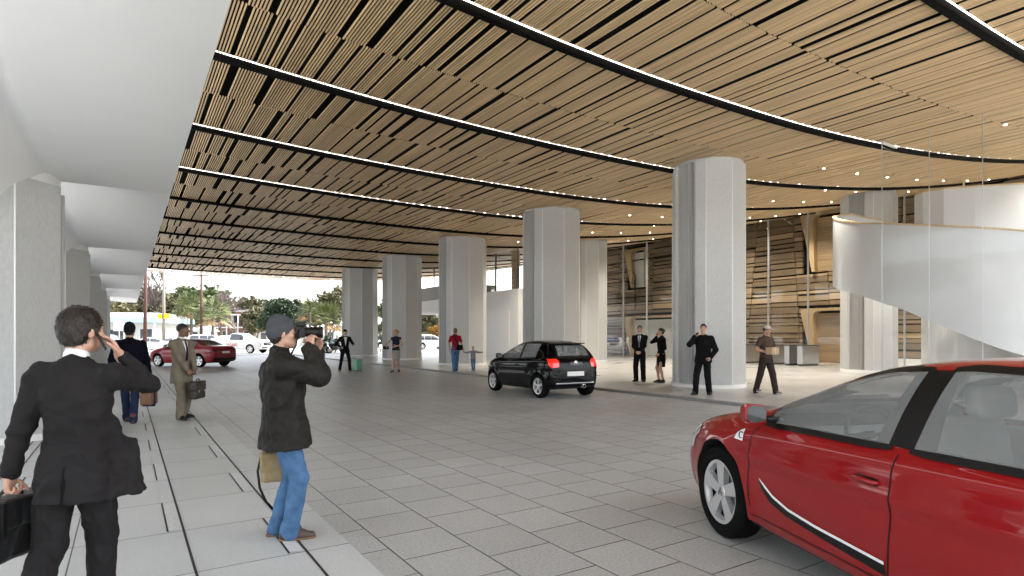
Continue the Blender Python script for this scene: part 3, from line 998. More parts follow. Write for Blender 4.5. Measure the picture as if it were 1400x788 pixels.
class Person:
    """figure in its own frame: faces +Y, its right hand at +X, feet on z = 0"""

    def __init__(self, loc, az, H, label, tone='fair', lean=0, twist=0, head=(0, 0, 0), rh=None, lh=None, rp=(1, -.6, -.3), lp=(-1, -.6, -.3),
                 rf=(.10, .0, 0), lf=(-.10, .0, 0), ryaw=-10, lyaw=10, rpitch=0, lpitch=0, pelvis=(0, 0), female=False, shoulder=.182, h=0.010, group='people under the canopy', build=1.0, side=0):
        self.root = empty('person', loc, -R(az), label, 'person', group)
        s = H / 1.78
        self.root.scale = (s, s, s)
        self.h = h; self.tone = tone; self.female = female; self.b = build
        self.T = rotm(-lean, side, twist)
        self.P = V(pelvis[0], pelvis[1], .93)
        self.tp = lambda x, y, z: self.P + self.T @ V(x, y, z)
        sh = shoulder
        self.sR, self.sL = self.tp(sh, -.01, .470), self.tp(-sh, -.01, .470)
        self.neck = self.tp(0, -.015, .535)
        self.HM = self.T @ rotm(-head[1], head[2], head[0])
        self.hc = self.tp(0, -.005, .60) + self.HM @ V(0, .025, .125)
        self.hp = lambda x, y, z: self.hc + self.HM @ V(x, y, z)
        rh = self.tp(.235, .04, -.06) if rh is None else np.array(rh, float)
        lh = self.tp(-.235, .04, -.06) if lh is None else np.array(lh, float)
        self.eR, self.wR = ik(self.sR, rh, .295, .255, self.T @ V(*rp))
        self.eL, self.wL = ik(self.sL, lh, .295, .255, self.T @ V(*lp))
        hw = .088 if not female else .092
        self.hR, self.hL = self.P + V(hw, 0, -.02), self.P + V(-hw, 0, -.02)
        self.FR, self.FL = rotm(-rpitch, 0, ryaw), rotm(-lpitch, 0, lyaw)
        rf, lf = np.array(rf, float), np.array(lf, float)
        self.aR = rf + V(0, 0, .085); self.aL = lf + V(0, 0, .085)
        self.kR, self.aR = ik(self.hR, self.aR, .435, .41, V(.12, 1, 0))
        self.kL, self.aL = ik(self.hL, self.aL, .435, .41, V(-.12, 1, 0))

    # ---- skin
    def body(self, rhand=None, lhand=None, eyes=False, beard=False, bare_legs=False):
        S = Solid(); b = self.b
        f = self.female
        S.loft([(-.10, .135, .095), (0, .15, .105), (.14, .115 if f else .13, .085), (.30, .13 if f else .15, .10), (.42, .135 if f else .15, .095), (.50, .08, .07)], self.P, self.T, .03)
        S.rc(self.sR, self.sL, .044, None, .04)
        for s_, e, w_ in ((self.sR, self.eR, self.wR), (self.sL, self.eL, self.wL)):
            q = .84 if f else 1
            S.rc(s_, e, .048 * q, .037 * q, .03); S.rc(e, e + (w_ - e) * .35, .037 * q, .040 * q, .02); S.rc(e + (w_ - e) * .35, w_, .040 * q, .026, .02)
        for hp_, k, a in ((self.hR, self.kR, self.aR), (self.hL, self.kL, self.aL)):
            if bare_legs:
                S.rc(hp_, k, .077, .050, .03); S.rc(k, k + (a - k) * .35 + V(0, -.012, 0), .049, .050, .02); S.rc(k + (a - k) * .35 + V(0, -.012, 0), a, .050, .036, .02)
            else: S.rc(hp_, k, .070, .042, .03); S.rc(k, a, .040, .030, .02)
        for a, Fm in ((self.aR, self.FR), (self.aL, self.FL)):
            S.rc(a + Fm @ V(0, -.02, -.04), a + Fm @ V(0, .12, -.055), .034, .026, .03)
        # head
        hp = self.hp; Mh = self.HM
        S.rc(self.neck, hp(0, -.022, -.05), .056 if not f else .047, .052 if not f else .044, .03)
        S.ell(hp(0, -.014, .028), (.074, .094, .090), Mh, .02)
        S.ell(hp(0, .022, -.030), (.061, .070, .084), Mh, .03)
        S.ell(hp(0, .046, -.088), (.040, .040, .027), Mh, .025)
        S.rc(hp(-.045, .01, -.075), hp(0, .062, -.098), .022, .020, .02); S.rc(hp(.045, .01, -.075), hp(0, .062, -.098), .022, .020, .02)
        S.rc(hp(-.034, .076, .026), hp(.034, .076, .026), .0125, None, .015)
        for sx in (-1, 1):
            S.ell(hp(.031 * sx, .095, .004), (.017, .014, .011), Mh, .012, 'sub')
            S.ell(hp(.043 * sx, .062, -.028), (.020, .018, .018), Mh, .02)
            S.ell(hp(.031 * sx, .078, .004), (.0135, .0125, .0105), Mh, .002)
            S.ell(hp(.077 * sx, -.008, -.008), (.0085, .020, .031), Mh @ rotm(0, 0, -22 * sx), .008)
        S.rc(hp(0, .086, .016), hp(0, .108, -.026), .0085, .0125, .010)
        S.ell(hp(.012, .094, -.032), (.009, .009, .007), Mh, .006); S.ell(hp(-.012, .094, -.032), (.009, .009, .007), Mh, .006)
        S.ell(hp(0, .084, -.057), (.021, .012, .007), Mh, .006); S.ell(hp(0, .082, -.068), (.018, .012, .007), Mh, .006)
        for side, spec in (('R', rhand), ('L', lhand)):
            w_ = self.wR if side == 'R' else self.wL; e = self.eR if side == 'R' else self.eL
            spec = dict(spec or {})
            d = spec.pop('d', None); d = unit(w_ - e) if d is None else unit(d)
            sg = 1 if side == 'R' else -1
            n_ = spec.pop('n', None); n_ = V(-sg, .1, 0) if n_ is None else np.array(n_, float)
            th = spec.pop('side', None); th = V(0, 1, .3) if th is None else np.array(th, float)
            hand(S, w_, d, n_, th, **spec)
        vs, Q = S.mesh(self.h)
        C = vs[Q].mean(1)
        L = (C - self.hc) @ self.HM          # head-local
        idx = np.zeros(len(Q), int)
        lips = (np.abs(L[:, 0]) < .021) & (L[:, 1] > .082) & (L[:, 2] < -.050) & (L[:, 2] > -.075)
        brow = (np.abs(np.abs(L[:, 0]) - .031) < .019) & (L[:, 1] > .070) & (np.abs(L[:, 2] - .030 + 2.5 * (np.abs(L[:, 0]) - .028) ** 2) < .005)
        idx[lips] = 1; idx[brow] = 2
        if beard:
            bd = (L[:, 1] > .01) & (L[:, 2] < -.045) & (L[:, 2] > -.13) & ~lips
            idx[bd] = 3
        m = list(skin(self.tone)) + [mat('stubble', (0.20, 0.12, 0.09), 0.8)]
        self.skin = np_mesh('body', vs, Q, m, self.root, idx=idx)
        if eyes:
            for sx in (-1, 1):
                p = self.hp(.031 * sx, .0815, .004)
                mb = MB(); vs_, fs_ = [], []
                prof_ = [(.0115 * math.sin(a), -.0115 * math.cos(a)) for a in np.linspace(0.05, math.pi - .05, 9)]
                mb.lathe(prof_, 12, 'y')
                o = mb.build('eye', M_eye, self.skin, smooth=True)
                nidx = [1 if (pl.center.y > .0085) else 0 for pl in o.data.polygons]
                o.data.polygons.foreach_set('material_index', nidx)
                o.matrix_local = Matrix.Translation(Vector(p)) @ Matrix(self.HM.tolist()).to_4x4()
        return self

    # ---- clothes
    def garment(self, S, name, m, wr=.006, ws=(9, 9, 5), h=None, seed=0.0):
        vs, Q = S.mesh(h or max(self.h, .007))
        return np_mesh(name, vs, Q, m, self.root, wr, ws, seed=seed)

    def trousers(self, m, name='trousers', hem=.045, r=(.094, .070, .062, .058), top=.06, wr=.006, roll=False):
        S = Solid()
        S.loft([(-.13, .155, .115), (0, .168 * self.b, .122), (top, .155 * self.b, .115), (top + .06, .15 * self.b, .11)], self.P, None, .03)
        for hp_, k, a in ((self.hR, self.kR, self.aR), (self.hL, self.kL, self.aL)):
            S.rc(hp_ + V(0, 0, -.02), k, r[0], r[1], .025)
            u = unit(a - k)
            S.rc(k, a + u * .01, r[1], r[2], .02)
            S.rc(a - u * .02, a + u * hem, r[2], r[3], .01)
            if roll: S.rc(a - u * .015, a + u * .02, r[2] + .012, r[2] + .012, .004)
        o = self.garment(S, name, m, wr, (9, 9, 4.5))
        return o

    def shoes(self, m, name='shoe', high=0.0, heel=0.0, sole=None, big=1.0):
        for a, Fm in ((self.aR, self.FR), (self.aL, self.FL)):
            S = Solid()
            q = big
            S.rc(a + Fm @ V(0, -.045, -.048), a + Fm @ V(0, .06, -.052), .036 * q, .040 * q, .02)
            S.rc(a + Fm @ V(0, .06, -.052), a + Fm @ V(.0, .165, -.062), .041 * q, .029 * q, .02)
            S.rc(a + Fm @ V(0, -.02, .0), a + Fm @ V(0, .09, -.045), .041 * q, .035 * q, .02)
            if high: S.rc(a + Fm @ V(0, -.02, -.02), a + Fm @ V(0, -.015, high), .043, .045, .02)
            S.plane(a + Fm @ V(0, 0, -.080), Fm @ V(0, 0, -1))
            vs, Q = S.mesh(min(self.h, .008))
            sh = np_mesh(name, vs, Q, m, self.root)
            S = Solid()
            if heel:
                S.rc(a + Fm @ V(0, -.05, -.06), a + V(0, -.05, -.085 - 0.0), .012, .009, .004)
            else:
                S.rc(a + Fm @ V(0, -.048, -.078), a + Fm @ V(0, .06, -.078), .040 * q, .044 * q, .01)
                S.rc(a + Fm @ V(0, .06, -.078), a + Fm @ V(0, .163, -.078), .045 * q, .034 * q, .01)
                S.plane(a + Fm @ V(0, 0, -.0845), Fm @ V(0, 0, -1)); S.plane(a + Fm @ V(0, 0, -.068), Fm @ V(0, 0, 1))
            vs, Q = S.mesh(.006)
            np_mesh('sole', vs, Q, sole or M_black, sh)

    def top(self, m, name='jacket', hem=-.16, flare=.02, sleeve='full', loose=.0, wr=.007, collar=True, extra=None, slim=0.0, ws=(9, 9, 5), cut=True, sr=1.0, seed=0.0, hemrot=0):
        S = Solid(); b = self.b; f = self.female; q = loose
        W = .128 if f else .155
        S.loft([(hem, .178 * b + flare + q, .128 + flare * .7 + q), (-.02, .175 * b + q + flare * .4, .126 + q + flare * .3), (.13, (W + .005) * b + q - slim, .108 + q - slim), (.28, (.15 if f else .172) * b + q, .122 + q),
                (.40, (.155 if f else .180) * b + q, .120 + q, 0, -.005), (.475, .14 + q, .098 + q, 0, -.01), (.53, .085, .078, 0, -.015), (.555, .068, .070, 0, -.015)], self.P, self.T, .03)
        S.rc(self.sR, self.sL, .050 + q * .5, None, .05)
        for s_ in (self.sR, self.sL): S.rc(self.tp(0, -.02, .515), s_ + self.T @ V(0, 0, .008), .052, .050 + q * .5, .05)
        for s_, e, w_ in ((self.sR, self.eR, self.wR), (self.sL, self.eL, self.wL)):
            u = unit(w_ - e)
            if sleeve == 'full':
                S.rc(s_, e, (.066 + q * .6) * sr, (.054 + q * .6) * sr, .035)
                S.rc(e, w_ - u * .02, (.054 + q * .6) * sr, (.041 + q * .5) * sr, .02)
            elif sleeve == 'short':
                S.rc(s_, s_ + (e - s_) * .62, .064 + q * .6, .056 + q * .6, .03)
            elif sleeve == 'rolled':
                S.rc(s_, e, .064, .054, .03); S.rc(e, e + (w_ - e) * .2, .054, .052, .02)
        if collar: S.rc(self.neck + self.T @ V(0, -.005, -.01), self.neck + self.T @ V(0, -.005, .02), .070, .064, .015)
        if extra: extra(S)
        return self.garment(S, name, m, wr, ws, seed=seed)

    def shirt_front(self, shirt, tie=None, low=.20, wide=.045):
        """open jacket front: shirt wedge, collar and tie standing proud of the coat"""
        mb = MB()
        P_ = lambda x, z, y: tuple(self.tp(x, y, z))
        S = Solid()
        S.rc(self.neck + self.T @ V(0, 0, -.005), self.neck + self.T @ V(0, .004, .045), .064, .058, .01)
        vs, Q = S.mesh(self.h); np_mesh('shirt_collar', vs, Q, shirt, self.root)
        S = Solid()
        n = 10
        for i in range(n):
            t = i / (n - 1); z = .50 - (.50 - low) * t
            w_ = wide * (1 - t) + .004
            y = np.interp(z, [.13, .28, .40, .475, .53], [.113, .127, .118, .092, .068])
            S.box(self.tp(0, y - .012, z), (w_, .022, .025), .006, self.T, .012)
        vs, Q = S.mesh(min(self.h, .009)); np_mesh('shirt_front', vs, Q, shirt, self.root)
        if tie is not None:
            S = Solid()
            for i in range(n):
                t = i / (n - 1); z = .515 - (.515 - low + .02) * t
                y = np.interp(z, [.13, .28, .40, .475, .53], [.113, .127, .118, .092, .072])
                S.box(self.tp(0, y + .010, z), (.016 + .008 * t, .010, .025), .004, self.T, .01)
            vs, Q = S.mesh(min(self.h, .008)); np_mesh('tie', vs, Q, tie, self.root)

    def hair(self, m, style='short', vol=0.0, name='hair', strands=0):
        S = Solid(); hp = self.hp; Mh = self.HM
        q = vol
        S.ell(hp(0, -.020, .036), (.081 + q, .102 + q, .094 + q), Mh, .01)
        if style in ('short', 'bun', 'long'): S.ell(hp(0, -.050, -.02), (.072 + q * .6, .066 + q * .6, .075), Mh, .03)
        S.ell(hp(0, .085, -.035), (.088, .075, .095), Mh, .012, 'sub')
        S.ell(hp(0, .10, .03), (.055, .035, .035), Mh, .02, 'sub')
        for sx in (-1, 1): S.ell(hp(.088 * sx, -.002, -.03), (.026, .026, .042), Mh, .01, 'sub')
        if style != 'long': S.plane(hp(0, -.05, -.082), self.HM @ V(0, .35, -1))
        if style == 'crop': S.plane(hp(0, 0, -.035), self.HM @ V(0, .5, -1))
        if style == 'bun': S.ell(hp(0, -.125, .03), (.040, .036, .040), Mh, .015)
        if style == 'long': S.chain([hp(0, -.09, .0), hp(0, -.085, -.10), hp(0, -.08, -.19)], [.055, .06, .035], .03)
        vs, Q = S.mesh(min(self.h, .008))
        o = np_mesh(name, vs, Q, m, self.root, .0045, (38, 38, 16))
        if strands:
            rg = np.random.default_rng(5)
            me = o.data; n = len(me.polygons)
            mb = MB()
            up = self.HM @ V(0, 0, 1); crown = hp(.01, -.05, .12)
            for i in rg.integers(0, n, strands):
                pl = me.polygons[int(i)]
                c0 = np.array(pl.center); nn = np.array(pl.normal)
                if (self.HM.T @ nn)[2] < -.6: continue
                fl = (c0 - crown); fl = fl - nn * (fl @ nn); fl = unit(unit(fl) + np.array(rg.normal(0, .16, 3)))
                L = rg.uniform(.014, .03); w_ = unit(np.cross(fl, nn)) * .0016
                p0 = c0 - nn * .002; p1 = c0 + fl * L * .5 + nn * (.001 + rg.uniform(0, .002)); p2 = c0 + fl * L + nn * rg.uniform(-.002, .002)
                mb.quad(p0 - w_, p0 + w_, p1 + w_, p1 - w_); mb.raw([p1 - w_, p1 + w_, p2], [(0, 1, 2)])
            mb.build('hair_strands', m, o, fix=False)
        return o

    def cap(self, m, name='cap', visor=True, beanie=False):
        S = Solid(); hp = self.hp; Mh = self.HM
        if beanie:
            S.ell(hp(0, -.020, .045), (.090, .108, .106), Mh, .01)
            S.ell(hp(0, -.045, .10), (.055, .06, .055), Mh, .03)
            S.ell(hp(0, -.055, -.005), (.080, .074, .06), Mh, .03)
            S.ell(hp(0, .10, -.03), (.095, .080, .078), Mh, .012, 'sub')
            S.plane(hp(0, -.02, -.03), self.HM @ V(0, .25, -1))
        else:
            S.ell(hp(0, -.014, .045), (.086, .104, .086), Mh, .01)
            S.plane(hp(0, 0, .035), self.HM @ V(0, -.15, -1))
            if visor: S.ell(hp(0, .105, .040), (.066, .070, .008), Mh @ rotm(-12), .006)
        vs, Q = S.mesh(min(self.h, .008))
        return np_mesh(name, vs, Q, m, self.root, .002 if not beanie else .003, (30, 30, 10))

    def w(self, p):
        """own frame to world, for things held"""
        s = self.root.scale[0]; a = self.root.rotation_euler[2]
        p = np.array(p) * s
        return Vector((self.root.location[0] + p[0] * math.cos(a) - p[1] * math.sin(a), self.root.location[1] + p[0] * math.sin(a) + p[1] * math.cos(a), self.root.location[2] + p[2]))


M_eye = [mat('eye white', (0.65, 0.63, 0.6), 0.2), mat('iris', (0.03, 0.02, 0.015), 0.1)]
M_black = mat('black leather', (0.005, 0.005, 0.005), 0.4, bump=0.2, bscale=40)
F = {
    'suit': fabric('charcoal suit cloth', (0.017, 0.0155, 0.016)), 'navy': fabric('navy wool', (0.0035, 0.004, 0.009)), 'tan': fabric('tan suit cloth', (0.20, 0.172, 0.128), bump=.3),
    'wax': fabric('dark waxed cotton', (0.019, 0.017, 0.0145), 0.6, var=.25), 'jeans': fabric('blue denim', (0.075, 0.155, 0.29), var=.35), 'djeans': fabric('dark denim', (0.02, 0.03, 0.07)),
    'beanie': fabric('grey knit', (0.065, 0.067, 0.074), bscale=60), 'white': fabric('white shirt cotton', (0.72, 0.73, 0.75), bump=.2), 'blk': fabric('black cloth', (0.006, 0.006, 0.0065)),
    'red': fabric('red jersey', (0.26, 0.010, 0.03)), 'greyskirt': fabric('grey skirt cloth', (0.28, 0.27, 0.25)), 'grey': fabric('grey blue jersey', (0.20, 0.21, 0.24)),
    'brown': fabric('brown uniform cloth', (0.07, 0.046, 0.036)), 'dbrown': fabric('dark brown trousers', (0.035, 0.025, 0.022)), 'capg': fabric('pale grey cap', (0.45, 0.43, 0.40)),
    'tie': fabric('dark tie', (0.02, 0.02, 0.03)), 'gtie': fabric('grey tie', (0.15, 0.15, 0.17))}
HAIR = {'brown': mat('brown hair', (0.018, 0.011, 0.007), 0.5, var=.5, vscale=40, stretch=(1, 1, .2)), 'black': mat('black hair', (0.010, 0.009, 0.008), 0.5, var=.4, vscale=40),
        'blond': mat('blond hair', (0.36, 0.24, 0.11), 0.5, var=.3, vscale=40), 'light': mat('light brown hair', (0.13, 0.08, 0.04), 0.5, var=.3, vscale=40)}
LEATHER = {'black': mat('worn black leather', (0.010, 0.010, 0.0105), 0.38, var=.4, vscale=6, bump=.4, bscale=25), 'dbrown': mat('dark brown leather', (0.018, 0.011, 0.008), 0.4, var=.3, bump=.3, bscale=30),
           'tan': mat('tan leather', (0.20, 0.10, 0.05), 0.5, var=.2), 'boot': mat('brown boot leather', (0.07, 0.045, 0.036), 0.55, var=.3, bump=.3), 'oxblood': mat('oxblood boot leather', (0.12, 0.03, 0.025), 0.5),
           'khaki': mat('khaki canvas', (0.32, 0.24, 0.13), 0.85, var=.15, bump=.4, bscale=90)}
# ------------------------------------------------------------------ vehicles
M['red_paint'] = mat('red car paint', (0.235, 0.004, 0.006), 0.4, coat=0.8, spec=0.1)
M['dull_red'] = mat('dark red car paint', (0.24, 0.006, 0.010), 0.3, coat=0.4, spec=0.3)
M['black_paint'] = mat('black car paint', (0.0015, 0.0018, 0.002), 0.05, coat=0.0, spec=0.22)
M['white_car'] = mat('white car paint', (0.72, 0.73, 0.74), 0.3, coat=0.8)
M['silver_car'] = mat('pale silver car paint', (0.55, 0.56, 0.56), 0.3, metal=0.3, coat=0.8)
M['blue_car'] = mat('blue car paint', (0.10, 0.16, 0.28), 0.3, coat=0.8)
M['rubber'] = mat('tyre rubber', (0.004, 0.004, 0.004), 0.9, bump=0.3, bscale=50, spec=0.12)
M['trim'] = mat('black trim', (0.004, 0.004, 0.004), 0.4, spec=0.3)
M['well'] = mat('wheel well', (0.004, 0.004, 0.004), 0.95)
M['car_glass'] = mat('car window glass', (0.15, 0.16, 0.16), 0.3, spec=0.6, coat=0.0)
M['dark_glass'] = mat('dark car window glass', (0.03, 0.035, 0.04), 0.05, spec=0.8, coat=0.6)
M['alloy'] = mat('silver alloy', (0.62, 0.62, 0.63), 0.32, metal=0.6)
M['alloy_dark'] = mat('dark grey alloy', (0.10, 0.10, 0.105), 0.5, metal=0.4)  # darker metal for brake discs, engine and plate recess
M['chrome'] = mat('chrome', (0.75, 0.75, 0.76), 0.12, metal=1.0)
M['tail_red'] = mat('red tail lamp', (0.62, 0.01, 0.01), 0.15, coat=1.0, emit=(1.0, 0.02, 0.01), estr=0.12)
M['tail_dark'] = mat('unlit tail lamp', (.10, .006, .008), .12, coat=.6)
M['cabin'] = mat('grey cabin trim', (.42, .43, .43), .7)
M['cabin_seat'] = mat('light grey seat cloth', (.50, .51, .51), .85, var=.1, vscale=20)
M['lamp_clear'] = mat('clear lamp lens', (0.55, 0.57, 0.58), 0.08, coat=1.0)
M['plate'] = mat('white number plate', (0.8, 0.8, 0.8), 0.4)
M['mirror'] = mat('mirror glass', (0.8, 0.82, 0.83), 0.03, metal=1.0)
M['decal_white'] = mat('white decal', (0.8, 0.8, 0.8), 0.3)
M['letter_red'] = mat('red lettering', (0.5, 0.02, 0.02), 0.4)

HATCH = dict(axles=(1.29, -1.31), wr=0.325, st=[
    # y, half width, bottom, shoulder, top, roof half width
    (2.13, .46, .34, .50, .56, .36), (2.08, .64, .25, .60, .67, .50), (1.95, .77, .20, .70, .785, .62), (1.65, .855, .18, .81, .90, .68),
    (1.25, .885, .18, .885, .985, .70), (0.98, .89, .18, .915, 1.03, .70), (0.80, .89, .18, .925, 1.10, .68), (0.45, .89, .18, .94, 1.285, .62),
    (0.10, .89, .18, .95, 1.415, .585), (-0.35, .89, .18, .965, 1.46, .575), (-0.95, .89, .18, .985, 1.44, .565), (-1.45, .88, .19, 1.0, 1.37, .55),
    (-1.74, .85, .22, .99, 1.24, .56), (-1.90, .81, .26, .95, 1.06, .62), (-1.99, .75, .32, .82, .90, .60), (-2.03, .62, .38, .66, .72, .48)])
MINI = dict(axles=(1.17, -1.17), wr=0.30, st=[
    (1.80, .44, .34, .52, .60, .36), (1.75, .60, .25, .64, .73, .50), (1.62, .71, .20, .74, .83, .58), (1.40, .78, .18, .82, .92, .63),
    (1.05, .805, .18, .88, 1.0, .65), (0.85, .81, .18, .90, 1.06, .63), (0.68, .81, .18, .91, 1.14, .62), (0.36, .81, .18, .925, 1.30, .57),
    (0.02, .81, .18, .94, 1.41, .55), (-0.40, .81, .18, .955, 1.455, .545), (-0.90, .81, .18, .975, 1.445, .54), (-1.25, .805, .19, .985, 1.40, .535),
    (-1.45, .79, .22, .98, 1.30, .54), (-1.56, .76, .24, .96, 1.12, .60), (-1.64, .72, .27, .86, .96, .62), (-1.69, .66, .33, .66, .74, .54)])
SEDAN = dict(axles=(1.33, -1.33), wr=0.325, st=[
    (2.22, .46, .34, .50, .56, .36), (2.17, .64, .25, .60, .67, .50), (2.02, .77, .20, .70, .785, .62), (1.7, .855, .18, .80, .89, .68),
    (1.25, .885, .18, .88, .975, .70), (0.98, .89, .18, .91, 1.02, .70), (0.80, .89, .18, .92, 1.09, .68), (0.40, .89, .18, .935, 1.29, .62),
    (0.0, .89, .18, .95, 1.42, .58), (-0.45, .89, .18, .96, 1.44, .575), (-0.90, .89, .18, .97, 1.37, .575), (-1.30, .88, .19, .98, 1.18, .62),
    (-1.55, .87, .20, .985, 1.09, .68), (-1.95, .84, .24, .99, 1.07, .66), (-2.15, .79, .30, .90, 1.0, .64), (-2.20, .66, .36, .72, .8, .52)])
SUV = dict(axles=(1.35, -1.35), wr=0.37, st=[
    (2.25, .55, .38, .70, .78, .45), (2.20, .75, .30, .82, .92, .60), (2.05, .86, .26, .95, 1.05, .70), (1.7, .92, .25, 1.02, 1.12, .74),
    (1.25, .93, .25, 1.06, 1.16, .76), (1.05, .93, .25, 1.08, 1.20, .75), (0.9, .93, .25, 1.09, 1.28, .73), (0.55, .93, .25, 1.10, 1.55, .69),
    (0.25, .93, .25, 1.11, 1.70, .67), (-0.40, .93, .25, 1.11, 1.76, .66), (-1.2, .93, .25, 1.11, 1.75, .66), (-1.8, .92, .26, 1.11, 1.72, .66),
    (-2.05, .90, .28, 1.10, 1.60, .66), (-2.18, .88, .30, 1.05, 1.25, .70), (-2.25, .84, .36, .9, 1.02, .66), (-2.28, .74, .44, .7, .8, .56)])
PICKUP = dict(axles=(1.85, -1.75), wr=0.40, st=[
    (2.95, .70, .45, .86, .96, .56), (2.92, .86, .36, .98, 1.08, .70), (2.75, .94, .32, 1.10, 1.18, .78), (2.3, .98, .32, 1.15, 1.24, .80),
    (1.6, .99, .32, 1.18, 1.27, .80), (1.35, .99, .32, 1.19, 1.31, .80), (1.2, .99, .32, 1.20, 1.42, .77), (0.9, .99, .32, 1.20, 1.68, .73),
    (0.6, .99, .32, 1.20, 1.82, .71), (0.0, .99, .32, 1.20, 1.86, .70), (-0.35, .99, .32, 1.20, 1.83, .70), (-0.5, .99, .32, 1.20, 1.6, .74),
    (-0.56, .99, .32, 1.15, 1.24, .86), (-1.2, .99, .32, 1.13, 1.17, .90), (-2.4, .99, .34, 1.13, 1.17, .90), (-2.75, .97, .40, 1.12, 1.16, .88), (-2.80, .90, .46, 1.0, 1.06, .8)])


def interp_station(spec, y):
    st = sorted(spec['st'])
    ys = [s[0] for s in st]
    return [float(np.interp(y, ys, [s[k] for s in st])) for k in range(1, 6)]


def car_body(spec, mats, parent, level=2, name='body'):
    bm = bmesh.new()
    rows = []
    for (y, hw, zb, zs, zt, rw) in spec['st']:
        lo = zs + .02
        b = .925 * hw
        rw = min(rw, b - .01)
        half = [(0, zb), (.78 * hw, zb), (.93 * hw, zb + .02), (.975 * hw, zb + .14), (hw, zb + .52 * (zs - zb)), (.995 * hw, zs - .13),
                (.975 * hw, zs - .045), (.935 * hw, zs - .003), (b * .99, lo), ((b + rw) / 2 + .012, lo + .45 * (zt - lo)), (rw + .005, lo + .82 * (zt - lo)),
                (rw * .9, lo + .955 * (zt - lo)), (rw * .5, lo + .995 * (zt - lo)), (0, zt)]
        row = []
        for x, z in half: row.append(bm.verts.new((x, y, z)))
        left = [bm.verts.new((-x, y, z)) for x, z in half[1:-1]]
        rows.append(row + left[::-1])
    n = len(rows[0])
    for i in range(len(rows) - 1):
        for k in range(n):
            k2 = (k + 1) % n
            bm.faces.new((rows[i][k], rows[i][k2], rows[i + 1][k2], rows[i + 1][k]))
    bm.faces.new(rows[0]); bm.faces.new(rows[-1][::-1])
    bmesh.ops.recalc_face_normals(bm, faces=bm.faces)
    me = bpy.data.meshes.new('tmp'); bm.to_mesh(me); bm.free()
    o = bpy.data.objects.new('tmp', me); COL.objects.link(o)
    sm = o.modifiers.new('s', 'SUBSURF'); sm.levels = level; sm.render_levels = level
    cut = MB()
    ra = spec['wr'] + 0.045
    for ya in spec['axles']:
        for s in (-1, 1):
            cut.lathe([(0, 0.52 * s), (ra, 0.52 * s), (ra, 1.3 * s), (0, 1.3 * s)], 48, 'x', c=(0, ya, spec['wr'] + 0.01))
    # drop the degenerate poles of the lathe by welding
    cme = bpy.data.meshes.new('cut'); cme.from_pydata(cut.v, [], cut.f)
    b2 = bmesh.new(); b2.from_mesh(cme)
    bmesh.ops.remove_doubles(b2, verts=b2.verts, dist=1e-5)
    bmesh.ops.dissolve_degenerate(b2, edges=b2.edges, dist=1e-6)
    bmesh.ops.recalc_face_normals(b2, faces=b2.faces); b2.to_mesh(cme); b2.free()
    co_ = bpy.data.objects.new('cut', cme); COL.objects.link(co_)
    dg = bpy.context.evaluated_depsgraph_get(); dg.update()
    me1 = bpy.data.meshes.new_from_object(o.evaluated_get(dg))
    o.modifiers.remove(sm); o.data = me1
    for v in me1.vertices:          # flared arches and a pressed door line
        x, y, z = v.co
        if abs(x) < .45: continue
        s_ = 1 if x > 0 else -1
        dx = 0
        for ya in spec['axles']:
            d_ = math.hypot(y - ya, z - spec['wr'] - .01)
            dx += .020 * math.exp(-((d_ - ra) / .075) ** 2) * (1 if z > .25 else 0)
        zl = .70 + .02 * (-y)
        hw_s = interp_station(spec, y)
        if z < hw_s[2] - .02:
            dx += .009 * math.exp(-((z - zl - .03) / .035) ** 2) - .008 * math.exp(-((z - zl + .05) / .06) ** 2)
        v.co.x = x + s_ * dx
    bo = o.modifiers.new('b', 'BOOLEAN'); bo.operation = 'DIFFERENCE'; bo.object = co_; bo.solver = 'EXACT'
    dg = bpy.context.evaluated_depsgraph_get(); dg.update()
    bo.show_viewport = False; dg.update()
    whole = bpy.data.meshes.new_from_object(o.evaluated_get(dg))
    bv = bmesh.new(); bv.from_mesh(whole); bvh = BVHTree.FromBMesh(bv); bv.free(); bpy.data.meshes.remove(whole)
    bo.show_viewport = True; dg.update()
    me2 = bpy.data.meshes.new_from_object(o.evaluated_get(dg))
    bpy.data.objects.remove(o); bpy.data.objects.remove(co_)
    me2.materials.clear()
    body = add(name, me2, mats, parent, smooth=True)
    idx = []
    for p in me2.polygons:
        c = p.center
        mi = 0
        for ya in spec['axles']:
            if math.hypot(c.y - ya, c.z - spec['wr'] - 0.01) < ra * 1.0005 + 0.0: mi = 1
        if p.normal.z < -0.7 and c.z < 0.45: mi = 1
        idx.append(mi)
    me2.polygons.foreach_set('material_index', idx)
    me2.set_sharp_from_angle(angle=R(35))
    return body, bvh


